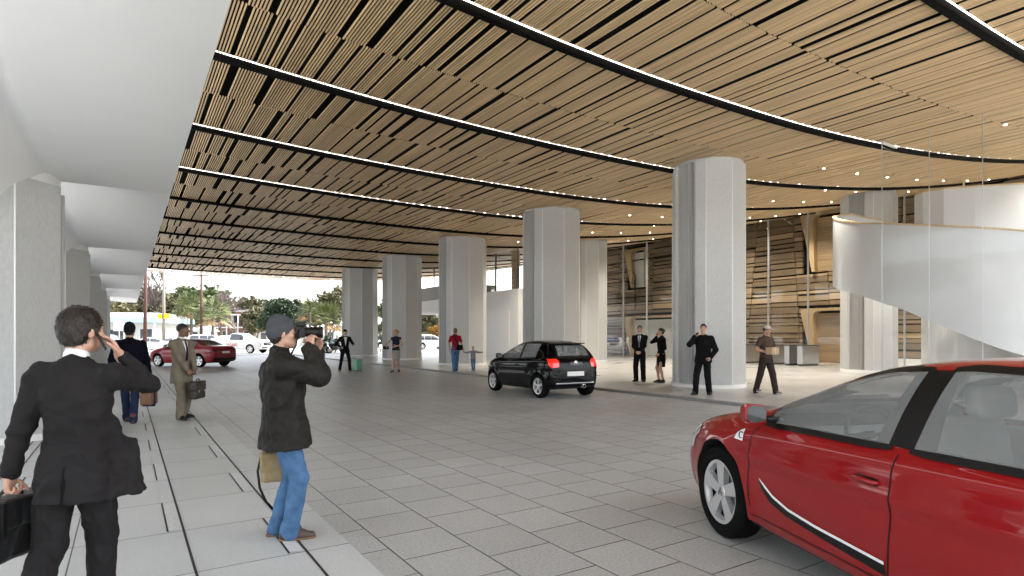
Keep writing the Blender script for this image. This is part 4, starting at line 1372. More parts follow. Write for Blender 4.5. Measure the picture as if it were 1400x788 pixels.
def patch(bvh, poly, plane, side=1, off=0.004, step=0.05, hole=None):
    """a sheet laid on the body: the outline poly is projected along an axis.
    plane 'side': (y,z), along x; 'end': (x,z), along y; 'top': (x,y), along -z"""
    pts, edges = [], []
    n = len(poly)
    for i in range(n):
        a, b = Vector(poly[i]), Vector(poly[(i + 1) % n])
        k = max(1, int((b - a).length / step))
        for j in range(k): pts.append(a + (b - a) * j / k)
    nb = len(pts)
    edges = [(i, (i + 1) % nb) for i in range(nb)]
    x0, x1 = min(p.x for p in pts), max(p.x for p in pts)
    y0, y1 = min(p.y for p in pts), max(p.y for p in pts)
    hpts = []
    if hole:
        m_ = len(hole)
        for i in range(m_):
            a, b = Vector(hole[i]), Vector(hole[(i + 1) % m_])
            k = max(1, int((b - a).length / step))
            for j in range(k): hpts.append(a + (b - a) * j / k)

    def inside(p):
        c = False
        for i in range(nb):
            a, b = pts[i], pts[(i + 1) % nb]
            if (a.y > p.y) != (b.y > p.y) and p.x < (b.x - a.x) * (p.y - a.y) / (b.y - a.y) + a.x: c = not c
        return c
    inner = []
    yy = y0 + step * 0.6
    while yy < y1:
        xx = x0 + step * 0.6
        while xx < x1:
            p = Vector((xx, yy))
            if inside(p) and min((p - q).length for q in pts[:nb]) > step * 0.35: inner.append(p)
            xx += step
        yy += step
    if hpts:
        edges = edges + [(nb + i, nb + (i + 1) % len(hpts)) for i in range(len(hpts))]
        r = delaunay_2d_cdt(pts + hpts, edges, [], 1, 1e-6)
        keep = [f for f in r[2] if not in_poly(sum((r[0][i] for i in f), Vector((0, 0))) / len(f), hole)]
        r = (r[0], r[1], keep)
    else: r = delaunay_2d_cdt(pts + inner, edges, [], 1, 1e-6)
    vs = []
    for p in r[0]:
        if plane == 'side': o, d = Vector((side * 3, p.x, p.y)), Vector((-side, 0, 0))
        elif plane == 'end': o, d = Vector((p.x, side * 5, p.y)), Vector((0, -side, 0))
        else: o, d = Vector((p.x, p.y, 4)), Vector((0, 0, -1))
        h = bvh.ray_cast(o, d)
        if h[0] is None:
            h2 = bvh.find_nearest(o + d * (2.2 if plane == 'side' else 3.2))
            h = (h2[0], h2[1])
        vs.append(h[0] + h[1] * off)
    mb = MB(); mb.raw(vs, [tuple(f) for f in r[2]])
    return mb


def widen(line, w):
    """a polyline turned into a thin ribbon outline"""
    L = [Vector(p) for p in line]
    a, b = [], []
    for i, p in enumerate(L):
        d = (L[min(i + 1, len(L) - 1)] - L[max(i - 1, 0)]).normalized()
        nrm = Vector((-d.y, d.x)) * w / 2
        a.append(p + nrm); b.append(p - nrm)
    return a + b[::-1]


def make_wheel(name, r, parent, loc, side, mrim=None, spokes=5, width=0.205, mark=False, sw=1.0):
    """tyre with a spoked rim; side is the x direction that faces outwards"""
    rim_r = r * 0.70
    w = width / 2
    prof = [(rim_r, -w), (rim_r + .015, -w - .004), (r - .03, -w + .002), (r - .008, -w + .02), (r, -w + .05), (r, w - .05), (r - .008, w - .02), (r - .03, w - .002),
            (rim_r + .015, w + .004), (rim_r, w), (rim_r - .01, w - .03), (rim_r - .01, -w), (rim_r, -w)]
    t = MB().lathe([(a, b * side) for a, b in prof], 40, 'x').build(name, M['rubber'], parent, smooth=True)
    t.data.set_sharp_from_angle(angle=R(40))
    t.location = loc
    mb = MB()
    f = (w - 0.008) * side
    mb.lathe([(rim_r - .001, f), (rim_r - .028, f - .004 * side), (rim_r - .04, f - .05 * side)], 40, 'x')
    mb.lathe([(0, f - .006 * side), (.055, f - .006 * side), (.062, f - .02 * side), (.062, f - .06 * side)], 24, 'x')
    for k in range(spokes):
        a = 2 * math.pi * (k + .25) / spokes
        d = Vector((0, math.cos(a), math.sin(a))); s = Vector((0, -math.sin(a), math.cos(a)))
        p0, p1 = d * .045, d * (rim_r - .02)
        wa, wb = .036 * sw, .056 * sw
        X = Vector((side, 0, 0))
        fr = [p0 - s * wa, p0 + s * wa, p1 + s * wb, p1 - s * wb]
        c0, c1 = Vector((f - .012 * side, 0, 0)), Vector((f - .004 * side, 0, 0))
        vs = [fr[0] + c0, fr[1] + c0, fr[2] + c1, fr[3] + c1] + [q * 1.0 + c0 - X * .045 for q in fr]
        mb.raw(vs, [(0, 1, 2, 3), (0, 4, 5, 1), (1, 5, 6, 2), (2, 6, 7, 3), (3, 7, 4, 0)])
    rim = mb.build('rim', mrim or M['alloy'], t)
    mb = MB(); mb.lathe([(rim_r - .012, f - .075 * side), (0, f - .075 * side)], 32, 'x')
    mb.lathe([(rim_r * .74, f - .062 * side), (rim_r * .3, f - .062 * side)], 32, 'x', mi=1)
    mb.build('brake_disc', [M['well'], M['alloy_dark']], t)
    if mark:
        mb = MB(); g = f + .001 * side - .0055 * side
        for a, b in (((.022, -.03), (-.004, .034)), ((-.004, .034), (-.022, -.03)), ((-.034, -.006), (.03, -.006))):
            mb.bar((g, -a[0] * side, a[1]), (g, -b[0] * side, b[1]), .008, .004, up=(side, 0, 0))
        mb.build('hub_mark', M['dark_grey'], t)
    return t


def window_poly(spec, y0, y1, lo=.035, hi=.83, slant0=0, slant1=0, n=10):
    """side window between y0 (rear) and y1 (front), following belt and roof"""
    ys = [y0 + (y1 - y0) * i / n for i in range(n + 1)]
    bot, top = [], []
    for y in ys:
        hw, zb, zs, zt, rw = interp_station(spec, y)
        bot.append((y, zs + lo))
        top.append((y, zs + .02 + hi * (zt - zs - .02)))
    t = [(y + (slant0 * (1 - i / n) + slant1 * i / n), z) for i, (y, z) in enumerate(top)]
    t = [(y, max(z, bot[i][1] + .004)) for i, (y, z) in enumerate(t)]
    return bot + t[::-1]


def grow(poly, d):
    c = Vector((sum(p[0] for p in poly) / len(poly), sum(p[1] for p in poly) / len(poly)))
    n = len(poly); out = []
    area = sum(poly[i][0] * poly[(i + 1) % n][1] - poly[(i + 1) % n][0] * poly[i][1] for i in range(n))
    sg = 1 if area > 0 else -1
    for i in range(n):
        a, b, e = Vector(poly[i - 1]), Vector(poly[i]), Vector(poly[(i + 1) % n])
        d1 = (b - a); d2 = (e - b)
        d1 = d1.normalized() if d1.length > 1e-6 else d2.normalized()
        d2 = d2.normalized() if d2.length > 1e-6 else d1
        nn = Vector((d1.y + d2.y, -(d1.x + d2.x)))
        if nn.length < 1e-6: nn = Vector((d1.y, -d1.x))
        out.append(b + nn.normalized() * d * sg)
    return out


def text_mesh(txt, size, name, m, parent, depth=0.004, shear=0.0):
    cu = bpy.data.curves.new('t', 'FONT'); cu.body = txt; cu.size = size; cu.extrude = depth; cu.shear = shear
    cu.align_x = 'CENTER'; cu.align_y = 'CENTER'
    o = bpy.data.objects.new('t', cu); COL.objects.link(o)
    dg = bpy.context.evaluated_depsgraph_get(); dg.update()
    me = bpy.data.meshes.new_from_object(o.evaluated_get(dg))
    bpy.data.objects.remove(o)
    me.materials.clear()
    return add(name, me, m, parent)


def in_poly(p, poly):
    c = False; n = len(poly)
    for i in range(n):
        a, b = poly[i], poly[(i + 1) % n]
        if (a[1] > p[1]) != (b[1] > p[1]) and p[0] < (b[0] - a[0]) * (p[1] - a[1]) / (b[1] - a[1]) + a[0]: c = not c
    return c


def open_cabin(c, body, windows, screen, rear, spec):
    """cut the real window openings in the shell and furnish the cabin behind them"""
    grown = [grow(w_, .016) for w_ in windows]
    bm = bmesh.new(); bm.from_mesh(body.data)
    kill = []
    for f in bm.faces:
        q = f.calc_center_median(); n = f.normal
        hit = False
        if abs(n.x) > .35:
            for w_ in grown:
                if all(in_poly((v.co.y, v.co.z), w_) for v in f.verts): hit = True
        if n.z > .15 and q.y > 0 and all(in_poly((v.co.x, v.co.y), screen) for v in f.verts): hit = True
        if rear and n.y < -.15 and all(in_poly((v.co.x, v.co.z), rear) for v in f.verts): hit = True
        if hit: kill.append(f)
    bmesh.ops.delete(bm, geom=kill, context='FACES')
    bm.to_mesh(body.data)
    bm.normal_update()
    zs = [v.co.z for v in bm.verts]
    low = [f for f in bm.faces if f.calc_center_median().z < .40 or abs(f.calc_center_median().y) > 1.45 * spec['axles'][0] / 1.29]
    bmesh.ops.delete(bm, geom=low, context='FACES')
    for v in bm.verts: v.co -= v.normal * .028
    for f in bm.faces: f.material_index = 0
    lm = bpy.data.meshes.new('cabin_liner'); bm.to_mesh(lm); bm.free()
    add('cabin_liner', lm, M['cabin'], c, True)
    k = spec['axles'][0] / 1.29
    wx = spec['st'][8][1] * .78
    MB().box(-wx, wx, -1.3 * k, .95 * k, .36, .42).build('cabin_floor', M['cabin'], c)
    S = Solid(); S.box((0, .72 * k, .80), (wx, .20, .12), .08, None, .03); vs, Q = S.mesh(.03); np_mesh('dashboard', vs, Q, M['cabin'], c)
    for x in (-.36, .36):
        for y in (-.12 * k, -.98 * k):
            S = Solid(); S.box((x, y + .22, .52), (.25, .26, .09), .06, None, .04); S.box((x, y - .05, .82), (.24, .07, .32), .06, rotm(-14), .04)
            S.rc((x, y - .14, 1.14), (x, y - .145, 1.16), .03, None, .02); S.box((x, y - .15, 1.22), (.13, .05, .085), .045, rotm(-10), .02)
            vs, Q = S.mesh(.022); np_mesh('seat', vs, Q, M['cabin_seat'], c)
    x = -.36
    ring = [(x + .18 * math.cos(a), .44 * k + .05 * math.sin(a), .93 + .17 * math.sin(a)) for a in np.linspace(0, 2 * math.pi, 25)]
    mb = MB(); mb.tube(ring, .014, 8, cap=False); mb.bar((x - .17, .44 * k, .93), (x + .17, .44 * k, .93), .03, .02); mb.bar((x, .44 * k, .93), (x, .62 * k, .86), .05, .05)
    mb.build('steering_wheel', M['trim'], c)


def car(name, spec, paint, loc, az, label, cat='car', group=None, windows=(), glass=None, level=2, doors=(), rear_glass=None, see=False,
        mrim=None, front=True, rear=True, sides=(-1, 1), wmark=False, step=0.06, handles=(), sw=1.0):
    c = empty(name, loc, -R(az), label, cat, group)
    glass = glass or M['car_glass']
    body, bvh = car_body(spec, [paint, M['well']], c, level)
    for s in sides:
        for poly in windows:
            patch(bvh, grow(poly, .034), 'side', s, .007, step, hole=grow(poly, -.008) if see else None).build('window_trim', M['trim'], c, smooth=True)
            patch(bvh, poly, 'side', s, .010, step).build('side_window', glass, c, smooth=True)
        for line in doors:
            patch(bvh, widen(line, .009), 'side', s, .002, min(step, .03)).build('door_seam', M['trim'], c)
        for (hy, hz) in handles:
            h = bvh.ray_cast(Vector((s * 3, hy, hz)), Vector((-s, 0, 0)))
            x = h[0].x
            mb = MB(); mb.tube([(x - s * .01, hy + .09, hz), (x + s * .022, hy + .07, hz), (x + s * .03, hy, hz + .004), (x + s * .022, hy - .07, hz), (x - s * .01, hy - .09, hz)], [.010, .013, .015, .013, .010], 8)
            hd = mb.build('door_handle', paint, c, smooth=True)
            patch(bvh, [(hy - .08, hz - .022), (hy + .06, hz - .022), (hy + .08, hz), (hy + .06, hz + .02), (hy - .08, hz + .02)], 'side', s, .0025, .03).build('handle_recess', M['trim'], hd)
    # windscreen
    st = sorted(spec['st'])
    ycowl = [s_[0] for s_ in st if s_[4] - s_[3] > .16][-1]
    yroof = [s_[0] for s_ in st if s_[4] > max(q[4] for q in st) - .06][-1]
    a, b = interp_station(spec, ycowl), interp_station(spec, yroof)
    w0, w1 = a[0] * .78, b[4] * .86
    patch(bvh, [(-w0, ycowl), (w0, ycowl), (w1, yroof + .05), (-w1, yroof + .05)], 'top', 1, .005, .08).build('windscreen', M['dark_glass'] if glass is M['dark_glass'] else glass, c, smooth=True)
    if see:
        open_cabin(c, body, windows, [(-w0, ycowl), (w0, ycowl), (w1, yroof + .05), (-w1, yroof + .05)], rear_glass, spec)
    r = spec['wr']
    for ya in spec['axles']:
        for s in (-1, 1):
            hw = interp_station(spec, ya)[0]
            make_wheel('wheel', r, c, (s * (hw - .105), ya, r), s, mrim, mark=wmark and s == -1, sw=sw)
    return c, body, bvh


def side_mirror(c, s, y, z, x, paint, big=True):
    pts = []
    mb = MB()
    mb.tube([(s * (x - .10), y, z - .05), (s * (x + .02), y - .01, z - .03)], .022, 8)
    me_ = mb
    o = me_.build('side_mirror', M['trim'], c, smooth=True)
    h = MB()
    prof_ = [(-.075, .0), (-.07, -.052), (.05, -.066), (.085, -.04), (.085, .045), (.05, .072), (-.055, .062), (-.078, .03)]
    vs, fs = [], []
    for k, (dy, sc) in enumerate(((-.03, .97), (-.02, 1.0), (.03, .96), (.065, .8), (.085, .45))):
        for (px, pz) in prof_: vs.append((s * (x + .10 + px * sc), y + dy, z + pz * sc))
    n = len(prof_)
    for k in range(4):
        for i in range(n): fs.append((k * n + i, k * n + (i + 1) % n, (k + 1) * n + (i + 1) % n, (k + 1) * n + i))
    fs.append(tuple(range(n))); fs.append(tuple(range(4 * n, 5 * n))[::-1])
    h.raw(vs, fs)
    h.build('mirror_housing', paint, o, smooth=False, bevel=.006)
    g = MB()
    g.raw([(s * (x + .10 + px * .86), y - .0335, z + pz * .86) for px, pz in prof_], [tuple(range(n))])
    g.build('mirror_glass', M['mirror'], o)
    return o


def end_part(c, bvh, name, poly, side, m, off=.006, step=.04, mirror=False):
    for sx in ((1, -1) if mirror else (1,)):
        patch(bvh, [(x * sx, z) for x, z in poly], 'end', side, off, step).build(name, m, c, smooth=True)


# ---- the red hatchback in the right foreground
KY = 1.12
REDHATCH = dict(axles=tuple(a * KY for a in HATCH['axles']), wr=0.35, st=[(q[0] * KY,) + tuple(q[1:]) for q in HATCH['st']])


def ky(L):
    return [(y * KY, z) for y, z in L]


seams = [[(0.90, .36), (0.915, .60), (0.90, .86), (.86, .93)], [(-.17, .33), (-.20, .60), (-.20, .96)], [(-.17, .30), (.90, .30)], [(-.17, .30), (-.98, .30)],
         [(-.98, .33), (-1.02, .6), (-.98, .9)]]
wf = window_poly(REDHATCH, -.13 * KY, .80 * KY, hi=.83)
wr_ = window_poly(REDHATCH, -1.05 * KY, -.27 * KY, hi=.82)
RED_AZ = 23.0
red, red_body, rb = car('parked_car', REDHATCH, M['red_paint'], (4.09, 1.33, 0), RED_AZ, 'large glossy red hatchback in the right foreground with a white and black side stripe',
                        windows=(wf, wr_), doors=[ky(q) for q in seams], handles=((-.06 * KY, .80), (-.93 * KY, .81)), wmark=True, level=3, step=.045, see=True, glass=M['cabin_glass'])
bp = [(-.05, .995), (-.38, .985), (-.36, 1.10), (-.32, 1.30), (-.30, 1.372), (-.08, 1.37), (-.07, 1.25)]
for s_ in (-1, 1): patch(rb, ky(bp), 'side', s_, .0085, .04).build('pillar_trim', M['trim'], red, smooth=True)
# black band and white pinstripe low on the front door
sw_black = [(.80, .57), (.775, .52), (.70, .45), (.56, .405), (.30, .375), (-.16, .335), (-.16, .40), (.30, .425), (.52, .45), (.66, .49), (.74, .54)]
patch(rb, ky(sw_black), 'side', -1, .003, .03).build('side_band', M['trim'], red)
sw_white = [(.80, .585), (.785, .57), (.74, .535), (.66, .487), (.52, .445), (.30, .42), (-.16, .395), (-.16, .412), (.30, .437), (.52, .463), (.66, .508), (.74, .555)]
patch(rb, ky(sw_white), 'side', -1, .0065, .03).build('pinstripe', M['decal_white'], red)
patch(rb, ky([(.985, .80), (1.02, .80), (1.085, .802), (1.065, .845), (1.025, .872), (.99, .885)]), 'side', -1, .005, .02).build('badge', M['decal_white'], red)
h = rb.ray_cast(Vector((-3, 1.02 * KY, .835)), Vector((1, 0, 0)))
t_ = text_mesh('C', .075, 'badge_letter', M['trim'], red, .002, .25)
t_.matrix_local = Matrix.Translation(h[0] + h[1] * .008) @ Matrix(((0, 0, -1, 0), (-1, 0, 0, 0), (0, 1, 0, 0), (0, 0, 0, 1)))
side_mirror(red, -1, .74 * KY, 1.03, .86, M['red_paint'])
side_mirror(red, 1, .74 * KY, 1.03, .86, M['red_paint'])
patch(rb, ky([(1.78, .60), (2.02, .56), (2.06, .66), (1.92, .76), (1.70, .80), (1.66, .74)]), 'side', -1, .006, .03).build('headlight', M['lamp_clear'], red, smooth=True)
patch(rb, ky([(1.78, .60), (2.02, .56), (2.06, .66), (1.92, .76), (1.70, .80), (1.66, .74)]), 'side', 1, .006, .03).build('headlight', M['lamp_clear'], red, smooth=True)
end_part(red, rb, 'grille', [(-.42, .40), (.42, .40), (.45, .52), (-.45, .52)], 1, M['trim'])
MB().tube([(-.45, .98, 1.10), (-.2, .95, 1.12), (.15, .93, 1.125)], .010, 6).build('wiper', M['trim'], red)
mb = MB(); mb.tube([(0.10, -1.25, 1.40), (0.10, -1.38, 1.60)], .006, 6); mb.build('aerial', M['trim'], red)

# ---- the small black hatchback in the lane
bw1 = window_poly(MINI, -.22, .66, hi=.82)
bw2 = window_poly(MINI, -.98, -.30, hi=.80)
bw2 = [p for p in bw2]
blk, bb, bbv = car('parked_car', MINI, M['black_paint'], (9.5, 13.35, 0), 2.0, 'small shiny black hatchback seen from behind, stopped in the lane by the columns',
                   windows=(bw1, bw2), doors=[[(.72, .36), (.74, .6), (.70, .9)], [(-.26, .32), (-.30, .6), (-.28, .93)], [(-.26, .3), (.72, .3)]], handles=((-.16, .80),), step=.06, sw=.55, level=3, see=True, glass=M['cabin_glass'],
                   rear_glass=[(-.50, 1.04), (.50, 1.04), (.47, 1.28), (.42, 1.335), (-.42, 1.335), (-.47, 1.28)])
side_mirror(blk, -1, .62, 1.02, .79, M['black_paint']); side_mirror(blk, 1, .62, 1.02, .79, M['black_paint'])
end_part(blk, bbv, 'rear_window', [(-.47, 1.06), (.47, 1.06), (.44, 1.27), (.40, 1.315), (-.40, 1.315), (-.44, 1.27)], -1, M['cabin_glass'])
RW = [(-.50, 1.035), (.50, 1.035), (.47, 1.28), (.42, 1.338), (-.42, 1.338), (-.47, 1.28)]
for a_, b_ in ((0, 1), (1, 2), (2, 3), (3, 4), (4, 5), (5, 0)):
    end_part(blk, bbv, 'window_trim', [tuple(q) for q in widen([RW[a_], RW[b_]], .055)], -1, M['trim'], off=.003)
end_part(blk, bbv, 'tail_light', [(.50, .79), (.70, .77), (.745, .84), (.725, .98), (.56, .995), (.48, .93)], -1, M['tail_red'], off=.012, mirror=True)
end_part(blk, bbv, 'number_plate', [(-.26, .56), (.26, .56), (.26, .67), (-.26, .67)], -1, M['plate'], off=.014)
end_part(blk, bbv, 'bumper_strip', [(-.58, .37), (.58, .37), (.58, .395), (-.58, .395)], -1, M['chrome'], off=.012)
end_part(blk, bbv, 'plate_recess', [(-.16, .82), (.26, .82), (.24, .90), (-.14, .90)], -1, M['alloy_dark'], off=.008)
mb = MB()
for k in (0, .035): mb.bar((-.05, -1.69, .865 + k), (0, -1.685, .90 + k), .014, .012); mb.bar((.05, -1.69, .865 + k), (0, -1.685, .90 + k), .014, .012)
mb.build('emblem', M['chrome'], blk)
MB().lathe([(.05, -1.76), (.05, -1.5), (.042, -1.5), (.042, -1.76), (.05, -1.76)], 16, 'y', c=(.22, 0, .30)).build('exhaust_pipe', M['chrome'], blk)
mb = MB(); mb.prism([(-.45, -1.28), (.45, -1.28), (.42, -1.52), (-.42, -1.52)][::-1], 1.355, 1.385); mb.build('roof_spoiler', M['black_paint'], blk, bevel=.01)
MB().bar((-.02, -1.66, 1.03), (.30, -1.60, 1.10), .015, .012).build('wiper', M['trim'], blk)

# ---- red saloon turning in at the far end of the lane
sw1 = window_poly(SEDAN, -.20, .78, hi=.82)
sw2 = window_poly(SEDAN, -1.02, -.28, hi=.78)
sed, sb, sbv = car('parked_car', SEDAN, M['dull_red'], (2.85, 34.9, 0), -39.0, 'dark red saloon turning at the far end of the driveway behind the man in tan',
                   windows=(sw1, sw2), doors=[[(.86, .36), (.86, .9)], [(-.24, .33), (-.24, .93)], [(-.98, .4), (-1.02, .9)]], handles=((-.12, .82), (-.88, .84)), step=.08)
end_part(sed, sbv, 'tail_light', [(.52, .78), (.78, .76), (.80, .90), (.56, .92)], -1, M['tail_dark'], off=.012, mirror=True)
end_part(sed, sbv, 'number_plate', [(-.25, .70), (.25, .70), (.25, .80), (-.25, .80)], -1, M['plate'], off=.012)
end_part(sed, sbv, 'bumper_strip', [(-.72, .36), (.72, .36), (.74, .48), (-.74, .48)], -1, M['trim'], off=.008)
patch(sbv, [(-.55, -1.52), (.55, -1.52), (.49, -.98), (-.49, -.98)], 'top', 1, .006, .08).build('rear_window', M['dark_glass'], sed, smooth=True)
side_mirror(sed, -1, .72, 1.02, .87, M['dull_red']); side_mirror(sed, 1, .72, 1.02, .87, M['dull_red'])

# ---- white pickup on the street
pw = window_poly(PICKUP, -.25, 1.05, hi=.80, lo=.05)
pk_loc = at(327, 55.0)
pk, pb, pbv = car('pickup_truck', PICKUP, M['white_car'], (pk_loc.x, pk_loc.y, 0), 136.0, 'white pickup truck with red lettering on its flank parked across the street', 'truck',
                  windows=(pw,), glass=M['dark_glass'], doors=[[(1.15, .5), (1.15, 1.15)], [(-.35, .5), (-.35, 1.18)]], step=.1)
end_part(pk, pbv, 'grille', [(-.52, .72), (.52, .72), (.55, 1.02), (-.55, 1.02)], 1, M['trim'], off=.01)
mb = MB(); mb.box(-.50, .50, 2.955, 2.985, .85, .89); mb.box(-.025, .025, 2.955, 2.985, .73, 1.02); mb.build('grille_bar', M['chrome'], pk)
MB().box(-.92, .92, 2.90, 3.06, .44, .64).build('bumper', M['chrome'], pk, bevel=.03)
end_part(pk, pbv, 'headlight', [(.60, .78), (.84, .78), (.84, .98), (.60, 1.0)], 1, M['lamp_clear'], off=.012, mirror=True)
side_mirror(pk, 1, 1.05, 1.38, 1.0, M['trim']); side_mirror(pk, -1, 1.05, 1.38, 1.0, M['trim'])
t_ = text_mesh('JASARI', .42, 'lettering', M['letter_red'], pk, .004, .2)
t_.matrix_local = Matrix.Translation(Vector((1.004, -.05, .76))) @ Matrix(((0, 0, 1, 0), (1, 0, 0, 0), (0, 1, 0, 0), (0, 0, 0, 1)))
# load in the bed
mb = MB()
for k in range(5): mb.box(-.7, .7, -2.5 + k * .42, -2.15 + k * .42, 1.17, 1.35 + .25 * ((k * 7) % 3) / 2)
mb.build('bed_rack', M['white_car'], pk, bevel=.02)

# ---- other parked cars across the street
far_specs = [
    (SUV, 'white_car', 287, 66, 96, 'pale suv parked across the street behind the red saloon', 'parked_car'),
    (SEDAN, 'white_car', 210, 64, 100, 'white saloon parked by the telegraph pole near the low building', 'parked_car'),
    (SEDAN, 'white_car', 238, 70, 84, 'white car half hidden behind the street pole with yellow signs', 'parked_car'),
    (SUV, 'blue_car', 148, 58, 20, 'blue car glimpsed at the left beyond the colonnade', 'parked_car'),
    (SUV, 'silver_car', 589, 70, 95, 'silver car glimpsed between two columns behind the blonde woman', 'parked_car'),
    (SEDAN, 'blue_car', 455, 62, 95, 'dark blue saloon parked behind the motorcycles', 'parked_car')]
for sp, paint, px, d, az, lab, nm in far_specs:
    p = at(px, d)
    wins = (window_poly(sp, -.2, .72, hi=.8), window_poly(sp, -1.0, -.28, hi=.76))
    if sp is SUV: wins = wins + (window_poly(sp, -1.9, -1.1, hi=.8),)
    car(nm, sp, M[paint], (p.x, p.y, 0.0), az, lab, group='cars parked across the street', windows=wins, glass=M['dark_glass'], doors=[[(-.24, .4), (-.24, .9)]], step=.12, level=1)
# ------------------------------------------------------------------ the twelve people and what they carry
FIST = dict(curl=(1.15, 1.3, 0.9), spread=.0, thumb=(.6, .35, .7), tcurl=.5)
RELAX = dict(curl=(.3, .45, .35), spread=.03)


def frame_of(o, loc, az, pitch=0.0, roll=0.0):
    o.location = loc; o.rotation_euler = (R(pitch), R(roll), -R(az))


# 1 --- man in a charcoal suit, on the phone, seen from behind
p = Person((-.225, 3.88, .002), 16, 1.70, 'man in charcoal suit seen from behind, holding a phone to his ear and a briefcase', 'fair', lean=3, twist=-4, head=(-32, -4, 6),
           rh=(.185, .11, 1.505), rp=(.38, .55, -.80), lh=(-.335, .03, .80), lp=(-.6, -1, 0), rf=(.07, .16, 0), lf=(-.11, -.30, .13), lpitch=-38, rpitch=4, pelvis=(0, 0), h=.0055, build=.94, shoulder=.174)
p.body(rhand=dict(d=(-.40, -.16, .90), n=(-.75, -.35, -.3), side=(-.3, -.8, .3), curl=(.25, .40, .30), spread=.10, thumb=(.75, .6, .3)), lhand=dict(FIST, d=(0, .02, -1), n=(1, 0, 0), side=(0, 1, 0)))


def flap(S):
    # right front of the open jacket blown outwards
    S.rc(p.tp(.15, .06, .20), p.tp(.255, .09, -.185), .03, .018, .06)
    S.rc(p.tp(.14, .10, .16), p.tp(.285, .16, -.190), .022, .013, .06)
    S.box(p.tp(.215, .075, -.05), (.014, .075, .155), .012, p.T @ rotm(0, -17, -50), .06)
    S.box(p.tp(0, -.135, -.10), (.006, .02, .17), .004, p.T, .008, 'sub')


p.top(F['suit'], hem=-.205, flare=.012, wr=.017, slim=.006, extra=flap, ws=(6, 6, 8))
p.trousers(F['suit'], wr=.014, r=(.098, .076, .070, .068))
p.shoes(M_black)
S = Solid(); S.rc(p.neck + p.T @ V(0, -.004, .0), p.neck + p.T @ V(0, -.004, .050), .068, .060, .01)
vs, Q = S.mesh(.006); np_mesh('shirt_collar', vs, Q, F['white'], p.root, .001)
p.hair(HAIR['brown'], 'short', .006, strands=5000)
mb = MB(); mb.box(-.030, .030, -.005, .005, -.060, .060)
ph = mb.build('mobile_phone', M['trim'], bevel=.004)
tag(ph, 'black mobile phone held to the ear of the man in the charcoal suit', 'phone')
hw_ = p.w(p.hp(.098, .030, -.045)); ph.location = hw_; ph.rotation_euler = (R(-24), R(10), R(-16 + 32 + 90 - 14))
# briefcase in his left hand
bc = empty('briefcase', p.w(p.wL + V(0, .01, -.09)), R(-16) + R(20), 'worn black leather briefcase hanging from the left hand of the charcoal suited man', 'briefcase')


def soft_case(parent, w, d, hgt, m, name='case_body', wr=.006, seed=0):
    S = Solid(); S.box((0, 0, -.035 - hgt / 2), (w / 2, d / 2, hgt / 2), .025, None, .01)
    vs, Q = S.mesh(.009); o = np_mesh(name, vs, Q, m, parent, wr, (14, 14, 7), seed=seed)
    return o


soft_case(bc, .40, .13, .30, LEATHER['black'])
S = Solid(); S.box((0, .0, -.10), (.203, .074, .075), .02, None, .01); vs, Q = S.mesh(.009); np_mesh('flap', vs, Q, LEATHER['black'], bc, .004, (14, 14, 7))
MB().tube([(-.075, 0, -.04), (-.06, 0, .0), (0, 0, .012), (.06, 0, .0), (.075, 0, -.04)], .009, 8).build('handle', LEATHER['black'], bc, smooth=True)
for sx in (-.11, .11): MB().box(sx - .014, sx + .014, -.079, .079, -.20, -.03).build('strap', M['trim'], bc, bevel=.003)
bc.rotation_euler = (0, 0, R(-16) + R(90) - R(20))

# 2 --- man in the navy coat walking away
p = Person((.05, 12.7, .002), 2, 1.78, 'man in dark navy coat walking away with a tan holdall', 'fair', lean=1, head=(-15, -3, 0), rh=(.30, .03, .84), lh=(-.16, .16, .93), lp=(-1, -.7, 0),
           rf=(.06, -.14, .0), lf=(-.05, .20, 0), rpitch=-10, h=.010)
p.body(rhand=dict(FIST, n=(-1, 0, 0), side=(0, 1, 0)), lhand=RELAX)
p.top(F['navy'], 'coat', hem=-.25, flare=.035, loose=.018, wr=.008)
p.trousers(F['djeans'], roll=True, r=(.088, .066, .060, .056), hem=-.02)
p.shoes(LEATHER['oxblood'], 'boot', high=.06)
p.hair(HAIR['black'], 'short', .004)
p.cap(fabric('black knit', (.010, .010, .012)), 'knit_cap', beanie=True)
bg_ = empty('holdall', p.w(p.wR + V(0, 0, -.09)), R(70), 'tan and grey leather holdall carried by the man in the navy coat', 'bag')
soft_case(bg_, .36, .18, .26, LEATHER['tan'], 'bag_body', .008).location = (0, 0, -.17)
for sy in (-.05, .05): MB().tube([(-.09, sy, -.22), (-.06, sy * .6, -.06), (0, sy * .3, .0), (.06, sy * .6, -.06), (.09, sy, -.22)], .008, 6).build('handle', F['djeans'], bg_, smooth=True)
MB().box(-.03, .03, -.098, .098, -.50, -.20).build('strap', F['djeans'], bg_, bevel=.003)

